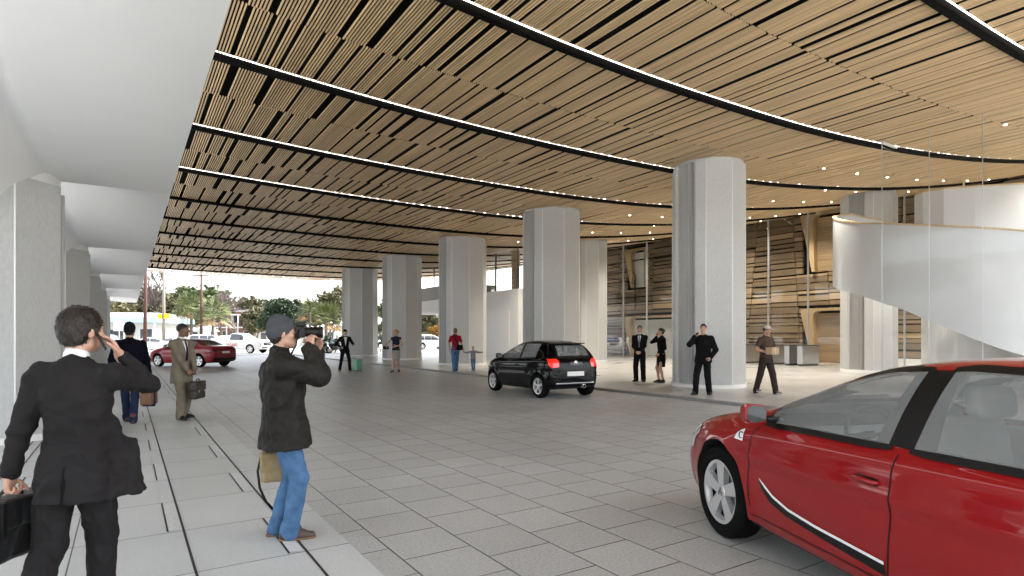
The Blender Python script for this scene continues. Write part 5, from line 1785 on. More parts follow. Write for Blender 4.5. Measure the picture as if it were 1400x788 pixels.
# 3 --- man in the tan suit
p = Person((.87, 12.75, .002), 142, 1.79, 'man in tan suit standing with a dark briefcase held in both hands before him', 'brown', head=(38, 2, 0), rh=(.06, .27, .84), lh=(-.06, .28, .84), rp=(1, -.5, -.4), lp=(-1, -.5, -.4),
           rf=(.12, .10, 0), lf=(-.10, -.06, 0), ryaw=-12, lyaw=30, h=.009)
p.body(rhand=dict(FIST, d=(-.3, .4, -.8), n=(-.5, -.6, 0), side=(0, .6, .5)), lhand=dict(FIST, d=(.3, .4, -.8), n=(.5, -.6, 0), side=(0, .6, .5)), eyes=True)
p.top(F['tan'], hem=-.26, flare=.018, wr=.006, loose=.008)
p.shirt_front(F['white'], F['tie'])
p.trousers(F['tan'], r=(.100, .080, .074, .072), wr=.006)
p.shoes(M_black)
p.hair(HAIR['black'], 'crop', -.004)
bc2 = empty('briefcase', p.w(V(-.02, .37, .745)), -R(142) + R(25), 'dark brown leather briefcase held by the man in the tan suit', 'briefcase')
soft_case(bc2, .42, .12, .32, LEATHER['dbrown'], wr=.004)
S = Solid(); S.box((0, .0, -.12), (.213, .068, .09), .02, None, .01); vs, Q = S.mesh(.010); np_mesh('flap', vs, Q, LEATHER['dbrown'], bc2, .003, (14, 14, 7))
MB().tube([(-.07, 0, -.04), (-.055, 0, .0), (0, 0, .01), (.055, 0, .0), (.07, 0, -.04)], .009, 8).build('handle', LEATHER['dbrown'], bc2, smooth=True)
for sx in (-.12, .12): MB().box(sx - .012, sx + .012, -.074, .074, -.235, -.19).build('clasp', M['chrome'], bc2, bevel=.003)

# 4 --- photographer in profile
p = Person((1.02, 4.80, .002), 100, 1.69, 'photographer in grey beanie, dark waxed jacket and blue jeans, aiming his camera', 'fair', lean=-2, head=(0, 0, 0), rh=(.095, .185, 1.535), lh=(-.065, .250, 1.505), rp=(.35, .75, -.75), lp=(-.45, .75, -.8),
           rf=(.07, .04, 0), lf=(-.10, -.05, 0), ryaw=-6, lyaw=12, h=.0055)
p.body(rhand=dict(d=(-.25, .1, .9), n=(-.6, .5, .2), side=(-.4, .2, .3), curl=(.7, .8, .5), spread=.05, thumb=(.7, .5, .4)), lhand=dict(d=(.3, .35, .85), n=(.5, -.2, .6), side=(0, -.5, .5), curl=(.5, .7, .5), spread=.05))


def wax(S):
    S.box(p.tp(.165, .055, -.045), (.025, .055, .065), .02, p.T @ rotm(0, 0, -50), .015)
    S.box(p.tp(-.165, .055, -.045), (.025, .055, .065), .02, p.T @ rotm(0, 0, 50), .015)
    S.rc(p.neck + p.T @ V(0, -.012, -.02), p.neck + p.T @ V(0, -.004, .035), .082, .076, .02)


p.top(F['wax'], hem=-.185, flare=.036, loose=.046, wr=.018, extra=wax, collar=False, ws=(8, 8, 7))
p.trousers(F['jeans'], r=(.090, .070, .064, .062), wr=.013, roll=True, hem=-.015)
p.shoes(LEATHER['boot'], 'boot', high=.02, big=1.06, sole=LEATHER['tan'])
p.cap(F['beanie'], 'beanie', beanie=True)
p.hair(HAIR['brown'], 'short', -.004, strands=1200)
cmr = empty('camera', p.w(p.hp(0, .122, .005)), -R(100), 'black single lens camera held to the eye of the photographer in the beanie', 'camera')
mb = MB(); mb.box(-.068, .068, -.035, .035, -.045, .045); mb.build('camera_body', M['trim'], cmr, bevel=.008)
mb = MB(); mb.prism([(-.03, -.03), (.03, -.03), (.02, .045), (-.02, .045)], .046, .075); mb.build('viewfinder_hump', M['trim'], cmr, bevel=.006)
MB().lathe([(0, .036), (.036, .036), (.036, .08), (.041, .082), (.041, .14), (.045, .145), (.045, .17), (.036, .17), (.03, .15), (0, .15)], 24, 'y').build('lens', M['trim'], cmr, smooth=False)
MB().tube([(-.07, -.01, .02), (-.11, -.03, -.12), (-.10, -.10, -.24), (0, -.11, -.27), (.10, -.10, -.24), (.10, -.03, -.1), (.07, -.01, .02)], .006, 6).build('neck_strap', M['trim'], cmr, smooth=True)
sb = empty('shoulder_bag', p.w(V(-.21, -.01, .54)), -R(100) + R(90), 'khaki canvas shoulder bag with a trailing black strap hanging behind the photographer', 'bag')
S = Solid(); S.box((0, 0, 0), (.155, .08, .11), .03, None, .02); S.box((.0, .0, .05), (.161, .09, .066), .02, None, .01)
vs, Q = S.mesh(.009); np_mesh('bag_body', vs, Q, LEATHER['khaki'], sb, .008, (12, 12, 8))
S = Solid(); S.box((.13, -.02, -.03), (.05, .05, .06), .02, None, .01); vs, Q = S.mesh(.009); np_mesh('pocket', vs, Q, LEATHER['dbrown'], sb, .003)
MB().tube([(-.155, .0, .09), (-.18, -.03, -.02), (-.165, -.04, -.15), (-.12, -.05, -.26), (-.04, -.05, -.36)], .010, 6).build('trailing_strap', M['trim'], sb, smooth=True)
MB().tube([(-.12, .0, .10), (-.07, .0, .24), (-.02, .03, .40)], .010, 6).build('carry_strap', M['trim'], sb, smooth=True)

# 5 --- chauffeur with a green suitcase
p = Person((8.2, 26.4, 0), 186, 1.86, 'chauffeur in black suit and black cap standing beside a green suitcase', 'fair', head=(10, 0, 0), lh=(-.30, .30, 1.12), lp=(-.6, -.6, -.8), rh=(.20, .10, 1.02), rp=(1, -.4, 0),
           rf=(.22, .0, 0), lf=(-.20, .02, 0), ryaw=-18, lyaw=18, h=.011)
p.body(rhand=FIST, lhand=dict(RELAX, n=(0, 0, 1)), eyes=True)
p.top(F['blk'], hem=-.16, flare=.012); p.shirt_front(F['white'], None, .16, .06); p.trousers(F['blk']); p.shoes(M_black)
p.hair(HAIR['black'], 'crop'); p.cap(F['blk'], 'chauffeur_cap')
sc_ = empty('suitcase', at(489, 26.2), R(-150), 'small pale green wheeled suitcase standing at the feet of the chauffeur', 'suitcase')
m_g = mat('pale green shell', (0.16, 0.36, 0.27), 0.4)
MB().box(-.19, .19, -.12, .12, .06, .56).build('shell', m_g, sc_, bevel=.04)
for sx in (-.13, .13):
    for sy in (-.08, .08): MB().lathe([(0, -.012), (.028, -.012), (.028, .012), (0, .012)], 12, 'x', c=(sx, sy, .029)).build('castor', M['trim'], sc_)
mb = MB(); mb.tube([(-.09, .09, .555), (-.09, .09, .72), (.09, .09, .72), (.09, .09, .555)], .009, 6); mb.build('pull_handle', M['steel'], sc_)

# 6 --- blonde woman
p = Person((9.6, 23.9, 0), 222, 1.84, 'blonde woman in dark sleeveless top and grey skirt walking with a clutch', 'fair', head=(-45, 0, 0), rh=(.34, .22, 1.08), rp=(1, -.8, 0), lh=(-.10, .24, 1.10), lp=(-1, -.7, -.2),
           rf=(.04, .28, 0), lf=(-.05, -.22, .02), lpitch=-20, female=True, shoulder=.165, h=.010)
p.body(rhand=FIST, lhand=RELAX, eyes=True, bare_legs=True)
p.top(F['tie'], 'sleeveless_top', hem=.0, flare=-.01, sleeve='none', collar=False, wr=.003)
S = Solid(); S.loft([(-.42, .150, .125), (-.2, .178, .135), (0, .168, .120), (.12, .128, .10)], p.P, None, .03); p.garment(S, 'skirt', F['greyskirt'], .004)
p.shoes(M_black, heel=.06); p.hair(HAIR['blond'], 'bun')
mb = MB(); mb.box(-.13, .13, -.02, .02, -.07, .07); o = mb.build('clutch_bag', LEATHER['black'], bevel=.008)
tag(o, 'black clutch bag in the outstretched hand of the blonde woman', 'bag'); o.location = p.w(p.wR + unit(p.wR - p.eR) * .09); o.rotation_euler = (R(20), 0, R(-222 + 50))

# 7 --- woman in red with the child
p = Person((11.75, 22.6, PLAT), 24, 1.84, 'woman in red shirt and blue jeans walking away hand in hand with a child', 'fair', head=(-12, 0, 0), rh=(.345, .03, .86), rp=(1, -.8, 0), lh=(-.24, .02, .88),
           rf=(.06, .20, 0), lf=(-.06, -.10, .0), lpitch=-12, female=True, shoulder=.17, h=.010)
p.body(rhand=FIST, lhand=RELAX)
p.top(F['red'], 'red_shirt', hem=-.06, flare=.0, sleeve='short', wr=.005); p.trousers(F['jeans'], r=(.092, .070, .062, .06)); p.shoes(M_black); p.hair(HAIR['light'], 'bun')
mb7 = empty('messenger_bag', p.w(V(.17, -.15, .98)), -R(24), 'black messenger bag slung across the back of the woman in red', 'bag')
S = Solid(); S.box((0, 0, 0), (.13, .05, .11), .03, None, .01); vs, Q = S.mesh(.012); np_mesh('bag_body', vs, Q, F['blk'], mb7, .005)
MB().tube([(-.02, .0, .10), (-.14, .005, .30), (-.25, .03, .48), (-.27, .10, .555), (-.25, .17, .56)], .020, 6).build('strap', F['blk'], mb7, smooth=True)
p7 = p
# 8 --- child
p = Person((12.42, 22.25, PLAT), 30, 1.06, 'small blond child in grey top and jeans with both arms spread', 'fair', head=(0, 0, 0), lh=(-.62, .06, 1.36), lp=(0, -1, -.3), rh=(.66, .03, 1.36), rp=(0, -1, -.3),
           rf=(.07, -.16, .04), lf=(-.06, .16, 0), rpitch=-25, h=.011, shoulder=.17)
p.body(rhand=dict(RELAX, n=(0, 0, -1)), lhand=dict(FIST, n=(0, 0, -1)))
p.top(F['grey'], 'jumper', hem=-.06, flare=.01, loose=.01); p.trousers(F['jeans']); p.shoes(M['white_car']); p.hair(HAIR['blond'], 'short', .012)

# 9, 10 --- couple in black
p = Person((14.25, 14.25, PLAT), 234, 1.85, 'man in black suit standing with hands clasped, left of the woman in black', 'fair', head=(8, 0, 0), rh=(.06, .22, .95), lh=(-.05, .24, .95), rp=(1, -.5, -.2), lp=(-1, -.5, -.2),
           rf=(.12, 0, 0), lf=(-.12, .03, 0), ryaw=-20, lyaw=20, h=.010)
p.body(rhand=dict(FIST, d=(-.5, .5, -.6), n=(-.2, -.8, 0), side=(0, .3, .6)), lhand=dict(FIST, d=(.5, .5, -.6), n=(.2, -.8, 0), side=(0, .3, .6)), eyes=True)
p.top(F['blk'], hem=-.18, flare=.012); p.shirt_front(F['white'], F['gtie']); p.trousers(F['blk'], r=(.1, .082, .076, .074)); p.shoes(M_black); p.hair(HAIR['black'], 'short')
p = Person((14.45, 13.50, PLAT), 292, 1.76, 'woman in black skirt suit with pinned dark hair, on the phone', 'fair', head=(0, 0, 0), rh=(.10, .10, 1.50), rp=(.3, .35, -1), lh=(-.16, .14, .95), lp=(-1, -.8, 0),
           rf=(.06, .05, 0), lf=(-.07, -.03, 0), female=True, shoulder=.165, h=.010)
p.body(rhand=dict(d=(0, .1, 1), n=(-1, 0, 0), side=(0, -.3, .3), curl=(.6, .7, .4)), lhand=RELAX, eyes=True, bare_legs=True)
p.top(F['blk'], hem=-.10, flare=.005, slim=.012, wr=.004)
S = Solid(); S.loft([(-.42, .135, .115), (-.2, .170, .130), (0, .165, .118), (.1, .13, .1)], p.P, None, .03); p.garment(S, 'skirt', F['blk'], .003)
p.shoes(M_black, heel=.06); p.hair(HAIR['black'], 'bun')
mb = MB(); mb.box(-.03, .03, -.005, .005, -.06, .06); o = mb.build('mobile_phone', M['trim'], bevel=.003)
tag(o, 'dark mobile phone at the ear of the woman in the black skirt suit', 'phone'); o.location = p.w(p.hp(.095, .03, -.03)); o.rotation_euler = (R(-15), 0, R(-292 + 90))

# 11 --- man in a black jacket on the phone
p = Person((12.4, 10.15, PLAT), 246, 1.81, 'man in black jacket raising a phone to his mouth before the front column', 'fair', head=(12, -4, 0), rh=(.145, .20, 1.47), rp=(.8, .1, -1.2), lh=(-.20, .10, .93), lp=(-1, -.7, 0),
           rf=(.17, .10, 0), lf=(-.13, -.05, 0), ryaw=-15, lyaw=22, h=.009)
p.body(rhand=dict(d=(-.7, .2, .6), n=(-.3, -.8, 0), side=(0, .0, 1), curl=(.8, .9, .5)), lhand=FIST, eyes=True)
p.top(F['blk'], 'coat', hem=-.12, flare=.02, loose=.02, wr=.009); p.trousers(F['blk'], r=(.1, .078, .07, .068)); p.shoes(M_black); p.hair(HAIR['brown'], 'crop')
mb = MB(); mb.box(-.03, .03, -.005, .005, -.06, .06); o = mb.build('mobile_phone', M['trim'], bevel=.003)
tag(o, 'black mobile phone in the raised hand of the man by the front column', 'phone'); o.location = p.w(p.wR + V(-.06, .05, .06)); o.rotation_euler = (R(60), R(20), R(-246))

# 12 --- delivery man
p = Person((14.0, 9.45, PLAT), 190, 1.78, 'delivery man in brown uniform and pale cap walking with a cardboard box', 'tan', head=(22, 6, 0), rh=(.20, .20, 1.08), rp=(1, -.9, -.1), lh=(-.02, .30, 1.06), lp=(-1, -.5, -.4),
           rf=(.12, -.22, .0), lf=(-.10, .22, 0), rpitch=-12, ryaw=-8, lyaw=8, h=.009)
p.body(rhand=dict(d=(-.5, .6, -.2), n=(-.4, -.2, .9), side=(0, 1, .3), curl=(.4, .5, .3)), lhand=dict(d=(.6, .3, .1), n=(.3, -.9, .2), side=(0, .2, 1), curl=(.3, .4, .3)), eyes=True)
p.top(F['brown'], 'uniform_shirt', hem=.02, flare=-.005, sleeve='short', wr=.006); p.trousers(F['dbrown'], r=(.1, .08, .072, .07), top=.10); p.shoes(M['dark_grey'], 'trainer', sole=M['white_car'])
p.hair(HAIR['brown'], 'crop'); p.cap(F['capg'], 'cap')
m_c = mat('cardboard', (0.42, 0.30, 0.19), 0.85, var=.08)
bx = empty('cardboard_box', p.w(V(.10, .30, 1.10)), -R(190) + R(10), 'small cardboard box carried by the delivery man', 'box')
MB().box(-.15, .15, -.09, .09, -.075, .105).build('carton', m_c, bx, bevel=.004)
MB().box(-.02, .02, -.0915, .0915, -.076, .1065).build('packing_tape', mat('packing tape', (.5, .42, .3), .3), bx)
# ------------------------------------------------------------------ the street beyond: trees, poles, houses
def leaf_mat(name, c, var=.45):
    m = mat(name, c, .6, island=var, spec=.25)
    b = m.node_tree.nodes['Principled BSDF']
    b.inputs['Transmission Weight'].default_value = 0.0
    return m


LEAF = {'olive': leaf_mat('olive leaves', (.105, .10, .05)), 'green': leaf_mat('green leaves', (.065, .088, .03)), 'dark': leaf_mat('dark evergreen leaves', (.030, .050, .024)),
        'palm': leaf_mat('palm fronds', (.10, .12, .042)), 'straw': leaf_mat('dry palm skirt', (.30, .21, .11), .3), 'gold': leaf_mat('golden leaves', (.30, .17, .03))}
BARK = mat('grey bark', (.12, .10, .085), .9, var=.3, vscale=5, stretch=(4, 4, .6))
TWIG = mat('bare twigs', (.11, .088, .075), .9)


def leaf_cloud(blobs, n, size, rnd, flat=.0):
    """leaf-sized quads spread through uneven clumps"""
    mb = MB()
    tot = sum(b[3] ** 2 for b in blobs)
    for (bx, by, bz, br, sq) in blobs:
        k = int(n * br ** 2 / tot)
        # each clump is itself made of sprays
        sprays = [(rnd.gauss(0, 1), rnd.gauss(0, 1), rnd.gauss(0, 1)) for _ in range(max(6, k // 14))]
        for _ in range(k):
            s = rnd.choice(sprays)
            L = math.sqrt(s[0] ** 2 + s[1] ** 2 + s[2] ** 2) + 1e-6
            rr = br * (.55 + .45 * ((hash((round(s[0], 4), round(s[1], 4))) % 1000) / 1000))
            c = Vector((bx + s[0] / L * rr + rnd.gauss(0, .16) * br * .8, by + s[1] / L * rr + rnd.gauss(0, .16) * br * .8, bz + (s[2] / L * rr + rnd.gauss(0, .16) * br * .8) * sq))
            a = Vector((rnd.gauss(0, 1), rnd.gauss(0, 1), rnd.gauss(0, .6))).normalized()
            b = a.cross(Vector((rnd.gauss(0, 1), rnd.gauss(0, 1), rnd.gauss(0, 1)))).normalized()
            z = size * rnd.uniform(.6, 1.3)
            mb.quad(c - a * z, c - b * z * .45, c + a * z, c + b * z * .45)
    return mb


def limbs(mb, p, d, L, r, depth, rnd, tips, spread=.5, n=3):
    q = p + d * L
    mid = p + d * L * .5 + Vector((rnd.uniform(-1, 1), rnd.uniform(-1, 1), rnd.uniform(-.5, .5))) * L * .07
    mb.tube([p, mid, q], [r, r * .85, r * .68], 6 if depth > 2 else 4, cap=False)
    if depth == 0:
        tips.append(q); return
    for _ in range(n):
        e = (d + Vector((rnd.gauss(0, spread), rnd.gauss(0, spread), rnd.uniform(-.1, .45)))).normalized()
        limbs(mb, q if rnd.random() < .7 else mid, e, L * rnd.uniform(.6, .82), r * DECAY, depth - 1, rnd, tips, spread, n)


DECAY = .62


def leafy_tree(px, d, top, rad, kind, label, seed, n=5200, size=.30, name='leafy_tree', trunk_h=.3):
    rnd = random.Random(seed)
    t = empty(name, at(px, d, -.02), rnd.uniform(0, 6), label, 'tree', 'trees across the street')
    mb = MB(); tips = []
    th = top * trunk_h
    limbs(mb, Vector((0, 0, -.1)), Vector((.03, .02, 1)).normalized(), th, .05 * top ** .6, 3, rnd, tips, .55, 3)
    mb.build('trunk', BARK, t, fix=False)
    blobs = []
    for i in range(15):
        a = rnd.uniform(0, 6.28); rr = rad * math.sqrt(rnd.random()) * .75
        z = th * .9 + (top - th * .9) * rnd.uniform(.15, .86)
        taper = 1 - .55 * ((z - th) / max(top - th, .1)) ** 2
        blobs.append((rr * math.cos(a) * taper, rr * math.sin(a) * taper, z, rad * rnd.uniform(.26, .46), .8))
    blobs.append((0, 0, top * .86, rad * .42, .8))
    leaf_cloud(blobs, n, size, rnd).build('crown', LEAF[kind], t, fix=False)
    return t


def bare_tree(px, d, top, label, seed, spread=.42):
    global DECAY
    DECAY = .75
    rnd = random.Random(seed)
    t = empty('bare_tree', at(px, d, -.02), rnd.uniform(0, 6), label, 'tree', 'trees across the street')
    mb = MB(); tips = []
    limbs(mb, Vector((0, 0, -.1)), Vector((0, 0, 1)), top * .30, .20, 6, rnd, tips, spread, 3)
    zmax = max(v[2] for v in mb.v)
    k = top / zmax
    mb.v = [(x * k, y * k, z * k) for x, y, z in mb.v]
    DECAY = .62
    mb.build('branches', TWIG, t, fix=False)
    return t


def palm(px, d, top, label, seed, fr=2.1, skirt=True):
    rnd = random.Random(seed)
    t = empty('palm_tree', at(px, d, -.02), rnd.uniform(0, 6), label, 'palm tree', 'palms across the street')
    th = top - fr * .75
    MB().tube([(0, 0, -.1), (.05, 0, th * .5), (0, .04, th)], [.24, .19, .17], 8).build('trunk', BARK, t, smooth=True)
    mb = MB(); sk = MB()
    for i in range(58):
        az = rnd.uniform(0, 6.283); el = rnd.uniform(-.55, 1.45)
        L = fr * rnd.uniform(.8, 1.1)
        h = Vector((math.cos(az), math.sin(az), 0)); p = Vector((0, 0, th))
        # stalk then a fan of leaflets
        dirv = (h * math.cos(el) + Vector((0, 0, math.sin(el)))).normalized()
        q = p + dirv * L * .5
        side = dirv.cross(Vector((0, 0, 1)))
        side = side.normalized() if side.length > .05 else Vector((1, 0, 0))
        tgt = sk if (skirt and el < -.28) else mb
        tgt.bar(p, q, .03, .02)
        for k in range(-6, 7):
            a = k / 6 * 1.25
            e = (dirv * math.cos(a) + side * math.sin(a) + Vector((0, 0, -.28 - .1 * rnd.random()))).normalized()
            tip = q + e * L * .52 * (1 - .12 * abs(k) / 6)
            w = (e.cross(Vector((rnd.random(), rnd.random(), 1)))).normalized() * .055
            tgt.quad(q, q + e * L * .25 + w, tip, q + e * L * .25 - w)
    cr = mb.build('crown', LEAF['palm'], t, fix=False)
    if skirt and sk.v: sk.build('dry_skirt', LEAF['straw'], t, fix=False)
    return t


leafy_tree(160, 84, 6.6, 2.6, 'olive', 'small olive green tree above the white building, farthest left of the trees', 11)
leafy_tree(188, 96, 8.2, 3.6, 'olive', 'dusty olive tree behind the red brown telegraph pole', 12)
leafy_tree(236, 94, 8.6, 3.8, 'olive', 'dusty olive tree behind the pole with the yellow signals', 13)
leafy_tree(268, 98, 9.2, 4.4, 'green', 'broad green tree rising behind the palms', 14, n=6500)
leafy_tree(352, 100, 6.6, 3.4, 'olive', 'low olive tree behind the white pickup, between bare tree and dark evergreen', 15)
leafy_tree(388, 88, 7.0, 3.7, 'dark', 'dense dark evergreen tree behind the photographer', 16, n=7500, size=.26, trunk_h=.2)
leafy_tree(452, 86, 8.2, 3.2, 'olive', 'tall olive tree beside the farthest right hand column', 17)
leafy_tree(524, 84, 6.4, 3.0, 'green', 'green tree seen in the gap right of the farthest column', 18)
leafy_tree(584, 90, 5.6, 2.6, 'olive', 'olive tree under the white annex slab', 19)
leafy_tree(594, 84, 3.0, 1.2, 'gold', 'small golden leaved tree under the white annex slab', 20, n=1500, name='small_tree')
leafy_tree(690, 120, 9.0, 5.0, 'green', 'green tree far off behind the white annex windows', 21)
for k, (px, d, h_, r_, kd, lab) in enumerate((
        (205, 108, 8.2, 4.0, 'olive', 'hazy olive tree far behind the leafless tree at the left'), (252, 112, 8.8, 4.2, 'olive', 'hazy olive tree far behind the leftmost palm'),
        (286, 114, 9.0, 4.6, 'green', 'hazy green tree far behind the brown telegraph pole'), (340, 116, 7.4, 4.2, 'olive', 'hazy olive tree far behind the brick house'),
        (372, 112, 6.6, 4.0, 'green', 'hazy green tree far behind the dark evergreen, on its left'), (412, 110, 6.2, 3.8, 'olive', 'hazy olive tree far behind the dark evergreen, on its right'),
        (470, 108, 8.6, 4.4, 'olive', 'hazy olive tree far behind the farthest column'), (600, 106, 5.4, 4.0, 'green', 'hazy green tree far beyond the gap below the annex slab'))):
    leafy_tree(px, d, h_ * 1.22, r_ * 1.15, kd, lab, 60 + k, n=5000, size=.36)
bare_tree(216, 96, 12.6, 'tall leafless tree at the left beyond the pale pole', 31)
bare_tree(322, 94, 9.2, 'broad leafless tree in front of the brick house', 32, .5)
bare_tree(300, 104, 8.6, 'leafless tree just right of the palms', 33, .5)
bare_tree(432, 92, 8.0, 'leafless tree between the dark evergreen and the right hand palm', 34, .45)
palm(262, 84, 7.4, 'palm tree with full crown left of the brown telegraph pole', 41, 3.1)
palm(291, 80, 6.4, 'shaggy palm tree with dry skirt right of the brown telegraph pole', 42, 2.9)
palm(248, 90, 5.4, 'smaller palm tree behind the pole with yellow signals', 43, 2.6)
palm(424, 82, 6.6, 'palm tree with dry brown fronds just right of the photographer', 44, 2.3)
palm(446, 78, 5.6, 'palm tree with bright green crown left of the farthest column', 45, 2.8)
# far wood that reads as one mass
rnd = random.Random(77)
blobs = []
for i in range(120):
    p_ = at(60 + i * 6.6 + rnd.uniform(-4, 4), 135 + rnd.uniform(-8, 14))
    blobs.append((p_.x, p_.y, rnd.uniform(1.2, 4.4), rnd.uniform(1.8, 3.2), .8))
tag(leaf_cloud(blobs, 14000, .45, rnd).build('distant_wood', LEAF['olive'], fix=False), kind='stuff')
# shrubs by the street
def shrub(px, d, h, rad, kind, label, seed):
    rnd = random.Random(seed)
    t = empty('shrub', at(px, d, -.02), 0, label, 'shrub', 'shrubs along the street')
    blobs = [(rnd.uniform(-rad, rad), rnd.uniform(-rad, rad), h * rnd.uniform(.3, .75), rad * rnd.uniform(.4, .6), .8) for _ in range(7)]
    mb = MB()
    for k in range(7):
        a = rnd.uniform(0, 6.28); mb.tube([(0, 0, -.05), (math.cos(a) * rad * .5, math.sin(a) * rad * .5, h * .6)], [.025, .012], 5)
    mb.build('stem', BARK, t)
    leaf_cloud(blobs, 1500, .13, rnd).build('foliage', LEAF[kind], t, fix=False)


shrub(436, 56, 1.7, 1.3, 'dark', 'dark shrub behind the motorcycles, left of the pair', 51)
shrub(458, 57, 1.9, 1.4, 'dark', 'dark shrub behind the motorcycles, by the farthest column', 52)
shrub(302, 74, 1.9, 1.5, 'green', 'green shrub between the pale suv and the white pickup', 53)
shrub(520, 60, 1.6, 1.2, 'dark', 'dark shrub in the gap right of the farthest column', 54)
shrub(196, 66, 1.0, 1.0, 'olive', 'scrubby shrub at the foot of the red brown pole', 55)

# poles
m_pole = mat('red brown timber pole', (.06, .024, .016), .9, var=.3, vscale=3, stretch=(6, 6, .4))
m_pale = mat('pale weathered pole', (.20, .17, .14), .9, var=.2, vscale=3, stretch=(6, 6, .4))


def pole(px, d, h, m, label, lean=(0, 0), arm=True):
    t = empty('telegraph_pole', at(px, d, -.02), -HEAD, label, 'pole', 'telegraph poles across the street')
    MB().tube([(0, 0, -.1), (lean[0] * h, 0, h)], [.19, .12], 10).build('post', m, t, smooth=True)
    if arm:
        x = lean[0] * h
        MB().box(x - 1.1, x + 1.1, -.17, -.06, h - .75, h - .62).build('crossarm', m, t)
        for k in (-.95, -.4, .4, .95): MB().lathe([(0, .0), (.05, 0), (.05, .05), (.035, .06), (.05, .08), (.03, .14), (0, .14)], 8, c=(x + k, -.115, h - .62)).build('insulator', M['joint'], t)
    return t


pole(198, 58, 8.6, m_pole, 'red brown telegraph pole at the left, slightly leaning', (.012, 0))
yp = pole(224, 68, 10.4, m_pale, 'pale weathered pole carrying two yellow signal boxes', (-.002, 0), arm=False)
pole(275, 78, 10.2, m_pole, 'dark red brown telegraph pole among the palms', (.002, 0))
m_y = mat('yellow signal paint', (.85, .62, .01), .5)
for k, x in enumerate((-.40, .34)):
    s_ = empty('signal_box', yp.location + Vector((math.cos(HEAD) * x, -math.sin(HEAD) * x, 3.55)), -HEAD, ('left' if k == 0 else 'right') + ' one of the two bright yellow signal boxes on the pale pole', 'signal', 'yellow signals')
    MB().box(-.26, .26, -.16, .16, 0, .58).build('casing', m_y, s_, bevel=.03)
    MB().bar((.24 if k == 0 else -.24, 0, .3), (.34 if k == 0 else -.28, 0, .3), .05, .05).build('bracket', M['dark_grey'], s_)
    mb = MB()
    for z in (.29,): mb.lathe([(0, -.165), (.16, -.165), (.17, -.30), (.15, -.30), (.14, -.17)], 14, 'y', c=(0, 0, z))
    mb.build('visor', m_y, s_)
sp = empty('street_sign', at(163, 60, -.02), -HEAD, 'small white sign board on a thin post at the far left', 'sign')
MB().tube([(0, 0, -.1), (0, 0, 3.6)], .04, 8).build('post', M['steel'], sp)
MB().box(-.55, .55, -.07, -.042, 2.1, 3.1).build('board', mat('sign board', (.62, .64, .62), .6), sp)
MB().lathe([(0, 0), (.22, .02), (.26, .12), (.12, .26), (0, .3)], 12, c=(0, 0, 3.6)).build('lamp_head', M['white_car'], sp)

# low white building with a pale blue roof edge
wb = empty('white_building', at(170, 76, -.02), -HEAD + R(8), 'low white commercial building with a pale blue roof edge and dark doorway', 'building')
wall_w = mat('white stucco', (.62, .60, .55), .9, var=.05); blue = mat('pale blue roof metal', (.34, .50, .60), .5)
MB().box(-9, 3.9, 0, 9, 0, 3.3).build('wall', wall_w, wb)
MB().box(-10, 4.9, -2.2, 9.6, 3.303, 3.95).build('roof_fascia', blue, wb)
mb = MB(); mb.raw([(-10, -2.2, 3.953), (4.9, -2.2, 3.953), (4.9, 9.6, 3.953), (-10, 9.6, 3.953), (-8, 1.0, 4.6), (3.5, 1.0, 4.6), (3.5, 6.5, 4.6), (-8, 6.5, 4.6)],
                  [(0, 1, 5, 4), (1, 2, 6, 5), (2, 3, 7, 6), (3, 0, 4, 7), (4, 5, 6, 7), (3, 2, 1, 0)]); mb.build('roof', M['white_car'], wb)
for x0, x1, z0, z1 in ((1.9, 3.3, .0, 2.5), (-2.4, .6, .8, 2.4), (-6.5, -3.6, .8, 2.4)):
    w_ = MB().box(x0 - .07, x1 + .07, -.04, -.003, z0, z1 + .07).build('window' if z0 else 'door', M['white_car'], wb)
    MB().box(x0, x1, -.06, -.043, z0 + .02, z1).build('pane', M['dark_glass'], w_)
for x in (-8.5, -4, .9, 4.4): MB().box(x - .08, x + .08, -2.0, -1.84, 0, 3.3).build('post', wall_w, wb)
# brick house behind the bare tree
bh = empty('brick_house', at(322, 112, -.02), -HEAD, 'pinkish brick house with white balcony posts behind the leafless tree', 'house')
m_b = mat('pink brick', (.30, .165, .125), .9, var=.15, vscale=9)
MB().box(-3.4, 3.4, 0, 7, 0, 6.2).build('wall', m_b, bh)
mb = MB(); mb.raw([(-3.8, -.4, 6.203), (3.8, -.4, 6.203), (3.8, 7.4, 6.203), (-3.8, 7.4, 6.203), (-1.5, 3.5, 7.6), (1.5, 3.5, 7.6)], [(0, 1, 5, 4), (1, 2, 5), (2, 3, 4, 5), (3, 0, 4), (3, 2, 1, 0)])
mb.build('roof', mat('grey shingles', (.2, .18, .17), .9), bh)
for z in (1.0, 4.0):
    for x in (-2.5, -.5, 1.5):
        w_ = MB().box(x, x + 1.0, -.05, -.003, z, z + 1.6).build('window', M['white_car'], bh)
        MB().box(x + .08, x + .92, -.07, -.053, z + .08, z + 1.52).build('pane', M['dark_glass'], w_)
for x in (-3.2, -1.0, 1.1, 3.2): MB().box(x - .08, x + .08, -1.5, -1.34, 0, 5.6).build('balcony_post', M['white_car'], bh)
MB().box(-3.4, 3.4, -1.6, -.08, 3.1, 3.3).build('balcony', M['white_car'], bh)
MB().box(-3.4, 3.4, -1.6, -1.5, 5.45, 5.65).build('balcony_beam', M['white_car'], bh)
